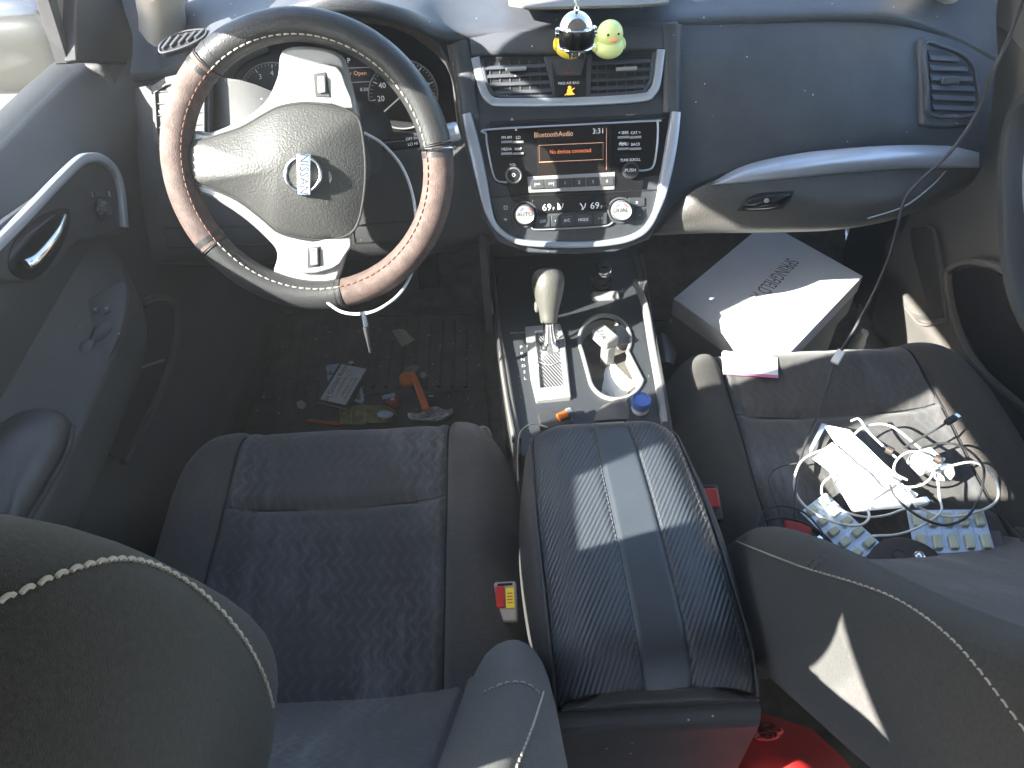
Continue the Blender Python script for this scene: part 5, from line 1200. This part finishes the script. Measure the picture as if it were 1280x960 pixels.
lathe('snap', [(0, .004), (.0035, .004), (.0045, .0032), (.0060, .004), (.0078, .002), (.0082, 0)], LF.p(1149, 696, .005), LF.n, 'chrome', cs, 28)
lathe('pressed_ring', [(.0085, .0), (.0075, .0012), (.0062, .0)], LF.p(1124, 694, .0058), LF.n, 'brown_leather', cs, 28)
# cables
def cable(name, label, pts, r, m, cat='cable', zs=None, group=None):
    P = []
    for i, q in enumerate(pts):
        h = q[2] if len(q) > 2 else .012+.006*((i*7) % 3); P.append(sh(q[0], q[1], h))
    r *= .85
    t = thing(name, label, cat, P[0], group); tube('wire', P, r, m, t, 8); return t, P
t, P = cable('charging_cable', 'white charging cable looping widest over both blister packs', [(1150, 560, .04), (1112, 532, .035), (1080, 534, .04), (1056, 552, .03), (1010, 570, .02), (995, 590), (994, 614), (1010, 636, .022), (1040, 652, .024), (1072, 657, .026), (1086, 648, .024), (1084, 634, .02)], .0021, 'white_plastic')
t, P = cable('charging_cable', 'white charging cable circling the right side of the heap', [(1166, 590, .035), (1190, 582, .03), (1218, 578, .025), (1240, 592, .02), (1248, 612, .02), (1244, 628, .02), (1222, 640, .022), (1190, 646, .022), (1160, 640, .022), (1140, 626, .024), (1128, 612, .026)], .0022, 'white_plastic')
t, P = cable('charging_cable', 'white charging cable dropping from the plug cluster toward the key case', [(1166, 582, .04), (1172, 600, .035), (1174, 620, .03), (1176, 640, .026), (1150, 658, .026), (1122, 668, .028), (1090, 670, .024)], .002, 'white_plastic')
t, P = cable('charging_cable', 'white charging cable arching from the folded paper to the left blister', [(1040, 594, .03), (1028, 606, .028), (1030, 622, .024), (1052, 638, .022), (1080, 646, .022), (1108, 644, .02), (1136, 634, .02)], .0019, 'white_plastic')
t, P = cable('black_cable', 'black cable ring resting over the white cables at the right', [(1112, 606, .035), (1120, 622, .034), (1146, 644, .03), (1178, 656, .03), (1206, 648, .03), (1222, 626, .03), (1230, 596, .03), (1226, 578, .032), (1206, 560, .034), (1180, 554, .036), (1152, 560, .04)], .0021, 'dash_dark')
t, P = cable('black_cable', 'black micro-plug cable pointing up and right out of the heap', [(1130, 560, .04), (1146, 550, .045), (1168, 538, .05), (1184, 528, .052)], .002, 'dash_dark')
pl_ = (P[-1]-P[-2]).normalized(); box('plug_shell', P[-1]+pl_*.008, pl_*.020, pl_.cross(V((0, 0, 1)))*.010, (0, 0, .007), 'dash_dark', t, bevel=.002); box('plug_tip', P[-1]+pl_*.021, pl_*.007, pl_.cross(V((0, 0, 1)))*.008, (0, 0, .003), 'chrome', t, bevel=.0004)
t, P = cable('dark_lead', 'dark lead curling round the red connector by the seat back', [(1030, 706, .02), (1042, 694, .03), (1038, 676, .03), (1014, 658, .03), (985, 648, .03), (958, 650, .025), (946, 660, .02), (950, 676, .02)], .002, 'dash_dark')
t, P = cable('dark_lead', 'thin dark lead looping left of the red connector', [(1002, 578, .02), (974, 584, .015), (961, 598, .012), (968, 622, .012), (976, 642, .014), (982, 662, .016)], .0015, 'dash_dark')
t, P = cable('dark_lead', 'dark lead bowing over the red connector in a low arc', [(944, 668, .02), (952, 642, .025), (976, 632, .03), (1004, 640, .03), (1024, 660, .03), (1036, 682, .028)], .0018, 'dash_dark')
t, P = cable('dark_lead', 'thin dark lead trailing off to the right edge of the passenger seat', [(1236, 636, .012), (1252, 646, .012), (1268, 664, .012), (1290, 690, .012)], .0013, 'dash_dark')
rc2 = thing('red_connector', 'red plastic connector tangled in dark leads beside the seat back', 'connector', sh(998, 665))
box('connector_shell', sh(996, 664, .014), (.034, -.01, 0), (.006, .02, 0), (0, 0, .016), 'red_dull', rc2, bevel=.003); box('connector_shell', sh(1008, 672, .014), (.02, -.012, 0), (.006, .012, 0), (0, 0, .012), 'dash_dark', rc2, bevel=.002)
us = thing('usb_adapter', 'black adapter with a bright metal port beside the red connector', 'adapter', sh(1022, 684))
box('adapter_body', sh(1022, 682, .018), (.022, .016, 0), (-.009, .012, 0), (0, 0, .012), 'gloss_black', us, bevel=.002); box('port', sh(1025, 673, .026), (.010, .007, 0), (-.004, .006, 0), (0, 0, .004), 'chrome', us, bevel=.0005)
cw = thing('charger_plug', 'white charger plug in the middle of the cable heap', 'charger', sh(1158, 575))
box('plug_body', sh(1156, 576, .026), (.034, .012, 0), (-.010, .028, 0), (0, 0, .024), 'white_plastic', cw, bevel=.004, seg=3)
for k in (-1, 1): box('prong', sh(1176+k, 580+k*4, .026), (.014, .004, 0), (-.001, .003, 0), (0, 0, .006), 'chrome', cw, bevel=.0004)
cw = thing('charger_plug', 'second white plug with pinkish side at the right of the cable heap', 'charger', sh(1180, 588))
box('plug_body', sh(1180, 590, .018), (.022, -.006, 0), (.006, .020, 0), (0, 0, .020), 'white_plastic', cw, bevel=.004, seg=3)
cw = thing('cable_connector', 'small white cable connector just above the key case', 'connector', sh(1151, 628))
box('connector_body', sh(1150, 628, .03), (.018, .004, 0), (-.003, .011, 0), (0, 0, .006), 'white_plastic', cw, bevel=.001); box('metal_tip', sh(1157, 625, .03), (.008, .002, 0), (-.002, .008, 0), (0, 0, .003), 'chrome', cw, bevel=.0003)
for i, (q, lb) in enumerate((((1112, 563), 'small dark plug left of the white charger plug'), ((1172, 574), 'small dark round plug right of the white charger plug'))):
    c_ = thing('small_plug', lb, 'plug', sh(*q, .03)); link('plug_body', tube_bm([sh(q[0]-4, q[1]-2, .045), sh(q[0]+4, q[1]+2, .045)], .006, 12), 'brown_leather', c_); link('plug_pin', tube_bm([sh(q[0]-8, q[1]-5, .045), sh(q[0]-4, q[1]-2, .045)], .002, 8), 'chrome', c_)
t, P = cable('white_lead', 'short white twin lead pointing up-left out of the heap', [(1120, 572, .04), (1098, 552, .04), (1084, 538, .045), (1074, 524, .05), (1064, 526, .05)], .002, 'white_plastic')
t, P = cable('white_lead', 'tight white lead wound round the plug cluster', [(1112, 596, .03), (1128, 608, .04), (1152, 606, .045), (1166, 592, .045), (1160, 572, .05), (1140, 564, .05), (1122, 574, .045), (1118, 590, .04), (1134, 600, .035)], .0019, 'white_plastic')
# long black cable hanging across the passenger side
lc = thing('hanging_cable', 'long black cable hanging from above the windscreen down to the passenger seat', 'cable', W(1068, 415, d=1.2))
pth = [W(1300, -60, d=.80), W(1283, -10, d=.84), W(1262, 45, d=.88), W(1240, 92, d=.91), W(1222, 140, d=.95), W(1188, 190, d=.98), W(1150, 226, d=1.0), W(1131, 250, d=1.02), W(1120, 290, d=1.05), W(1108, 330, d=1.09), W(1088, 375, d=1.15), W(1066, 415, d=1.19), W(1052, 438, z=.42)]
tube('wire', pth, .0024, 'dash_dark', lc, 8)
c0, c1 = W(1053, 437, z=.418), W(1042, 455, z=.405); dd_ = (c1-c0).normalized(); sd = dd_.cross(V((0, 0, 1))).normalized()
box('inline_connector', (c0+c1)/2, dd_*.026, sd*.013, sd.cross(dd_)*.007, 'white_plastic', lc, bevel=.0015)
tube('lower_wire', [W(1042, 456, z=.405), W(1036, 478, z=.395), W(1022, 520, z=.385), W(1004, 562, z=.385), W(996, 600, z=.385), W(994, 640, z=.385), W(1000, 664, z=.38)], .002, 'dash_dark', lc, 8)
# ================================================================== DUCKS AND CHARM
def duck(px, py, body, head, label, yaw, d):
    c = ST.p(px, py, d); t = thing('rubber_duck', label, 'rubber duck', c)
    X = V((math.cos(yaw), math.sin(yaw), 0)); Y = V((-math.sin(yaw), math.cos(yaw), 0)); Zz = V((0, 0, 1))
    bm = bmesh.new()
    bmesh.ops.create_uvsphere(bm, u_segments=32, v_segments=20, radius=1)
    for v in bm.verts:
        x, y, z = v.co; k = 1+.25*max(0, -y)**2*max(0, z+.4)
        v.co = c+X*(x*.0225)+Y*(-y*.026)+Zz*(z*.0165*k)
    bd_ = link('body', bm, body, t, sharp=80)
    hc_ = c+Y*(-.006)+Zz*.018
    bm = bmesh.new(); bmesh.ops.create_uvsphere(bm, u_segments=32, v_segments=20, radius=.0185)
    for v in bm.verts: v.co = hc_+v.co*1.0
    hd = link('head', bm, head, t, sharp=80)
    bm = bmesh.new(); bmesh.ops.create_uvsphere(bm, u_segments=16, v_segments=10, radius=1)
    for v in bm.verts: v.co = hc_-Y*.019+Zz*(-.002)+X*(v.co.x*.0065)+Y*(v.co.y*.006)+Zz*(v.co.z*.0024)
    link('beak', bm, 'beak', hd)
    for s in (-1, 1):
        bm = bmesh.new(); bmesh.ops.create_uvsphere(bm, u_segments=12, v_segments=8, radius=.0017)
        for v in bm.verts: v.co = hc_-Y*.0162+X*(s*.0075)+Zz*.0045+v.co
        link('eye', bm, 'black', hd)
        bm = bmesh.new(); bmesh.ops.create_uvsphere(bm, u_segments=14, v_segments=8, radius=1)
        for v in bm.verts: v.co = c+X*(s*.021)+Zz*.002+X*(v.co.x*.004)+Y*(v.co.y*.013)+Zz*(v.co.z*.008)
        link('wing', bm, body, bd_)
    return t
duck(760, 57, 'duck_green', 'duck_green', 'small pale green rubber duck on the dashboard, right of the chrome charm', .15, .026)
duck(713, 57, 'duck_yellow', 'duck_yellow', 'yellow rubber duck on the dashboard behind the chrome helmet charm', -.1, .026)
hm = thing('helmet_charm', 'chrome helmet charm hanging from a cord in front of the yellow duck', 'charm', W(720, 42, d=.84))
hc_ = W(720, 40, d=.84); q = (CAM-hc_).normalized()
bm = bmesh.new(); bmesh.ops.create_uvsphere(bm, u_segments=40, v_segments=26, radius=1)
for v in bm.verts:
    x, y, z = v.co; zz = z if z > 0 else z*1.25; k = 1 if z > 0 else 1-.18*z*z; v.co = hc_+V((x*.0205*k, y*.023*k, zz*.0225))
sh_ = link('shell', bm, 'chrome', hm, sharp=80)
bm = bmesh.new(); ring = []
for i in range(21):
    a = R(-160+140*i/20); ring.append(a)
rows = [[hc_+V((math.cos(a)*.0215*kk, math.sin(a)*.0242*kk, zz)) for a in ring] for zz, kk in ((.007, .98), (.002, 1.02), (-.007, 1.02), (-.013, .97))]
link('visor', grid_bm(rows), 'gloss_black', hm, sharp=80)
for zz in (.008, -.013): link('visor_rim', tube_bm([hc_+V((math.cos(a)*.0222, math.sin(a)*.0248, zz)) for a in ring], .0012, 8), 'chrome', sh_)
for s in (-1, 1): lathe('side_disc', [(0, .005), (.005, .0045), (.006, .002), (.006, 0)], hc_+V((s*.0195, 0, 0)), (s, 0, 0), 'chrome', sh_, 20)
bm = bmesh.new()
for k in range(5): sweep_bm([hc_+V((-.009+.0045*k, -.0185, -.016)), hc_+V((-.008+.0045*k, -.0165, -.023))], (0, -1, 0), .0018, .002, bm=bm)
link('grille', bm, 'dash_dark', sh_)
lathe('hanging_eye', [(.003, 0), (.003, .004), (.0015, .006), (0, .0065)], hc_+V((0, 0, .022)), (0, 0, 1), 'chrome', hm, 16)
tube('cord', [hc_+V((0, 0, .027)), hc_+V((.0, -.002, .06)), hc_+V((-.002, -.01, .12)), hc_+V((-.006, -.04, .28))], .0013, 'white_plastic', hm, 6)
lathe('cord_bead', [(0, .0), (.003, .002), (.0038, .006), (.003, .010), (0, .012)], hc_+V((0, 0, .030)), (0, 0, 1), 'white_plastic', hm, 16)

# lint and crumbs
def crumbs(name, label, pts, seed):
    rnd = random.Random(seed); bm = bmesh.new()
    for (x0, y0, x1, y1, z, n) in pts:
        for _ in range(n):
            p = W(rnd.uniform(x0, x1), rnd.uniform(y0, y1), z=z); r = rnd.choice((.0006, .0009, .0014)); a = rnd.uniform(0, 3.14)
            box_bm(p, V((math.cos(a), math.sin(a), 0))*r*rnd.uniform(1, 4), V((-math.sin(a), math.cos(a), 0))*r, (0, 0, r), bm=bm)
    o = link(name, bm, 'paper_tan', smooth=False); o['kind'] = 'stuff'; o['label'] = label
crumbs('mat_lint', 'pale lint and crumbs scattered over the rubber mat', [(320, 400, 600, 520, .0515, 110), (480, 400, 600, 500, .054, 60)], 3)
# ================================================================== LIGHT
Ld = V((1, .45, -.70)).normalized()      # direction the sunlight travels
sun = bpy.data.lights.new('sun', 'SUN'); sun.energy = 5; sun.angle = R(.53); sun.color = (1, .95, .88)
so_ = bpy.data.objects.new('sun', sun); C.objects.link(so_); so_.rotation_euler = Ld.to_track_quat('-Z', 'Y').to_euler()
w = bpy.data.worlds.new('World'); S.world = w; w.use_nodes = True; nt = w.node_tree
sky = nt.nodes.new('ShaderNodeTexSky'); sky.sky_type = 'NISHITA'; sky.sun_disc = False
sky.sun_elevation = math.asin(-Ld.z); sky.sun_rotation = math.atan2(-Ld.x, -Ld.y); sky.dust_density = 1.5
bg = nt.nodes['Background']; nt.links.new(sky.outputs[0], bg.inputs[0]); bg.inputs[1].default_value = .12
S.view_settings.view_transform = 'Standard'; S.view_settings.look = 'None'; S.view_settings.exposure = 3.0; S.view_settings.gamma = 1
S.render.engine = 'CYCLES'; S.cycles.max_bounces = 10; S.cycles.diffuse_bounces = 6; S.cycles.sample_clamp_indirect = 8
S.render.resolution_x = 1024; S.render.resolution_y = 768

# thin scattering volume added to stand in for a lens veil
hm_ = bpy.data.materials.new('haze_air'); hm_.use_nodes = True; hn_ = hm_.node_tree; hn_.nodes.clear()
ho = hn_.nodes.new('ShaderNodeOutputMaterial'); pv = hn_.nodes.new('ShaderNodeVolumePrincipled'); pv.inputs['Density'].default_value = .025; pv.inputs['Color'].default_value = (.95, .95, .95, 1); pv.inputs['Anisotropy'].default_value = .2
hn_.links.new(pv.outputs[0], ho.inputs['Volume']); MT['haze_air'] = hm_
hz_ = link('haze', box_bm((0, 0, .15), (100, 0, 0), (0, 100, 0), (0, 0, 2.9)), 'haze_air', smooth=False); hz_['kind'] = 'stuff'; hz_['label'] = 'thin dusty air filling the car cabin and its surroundings'
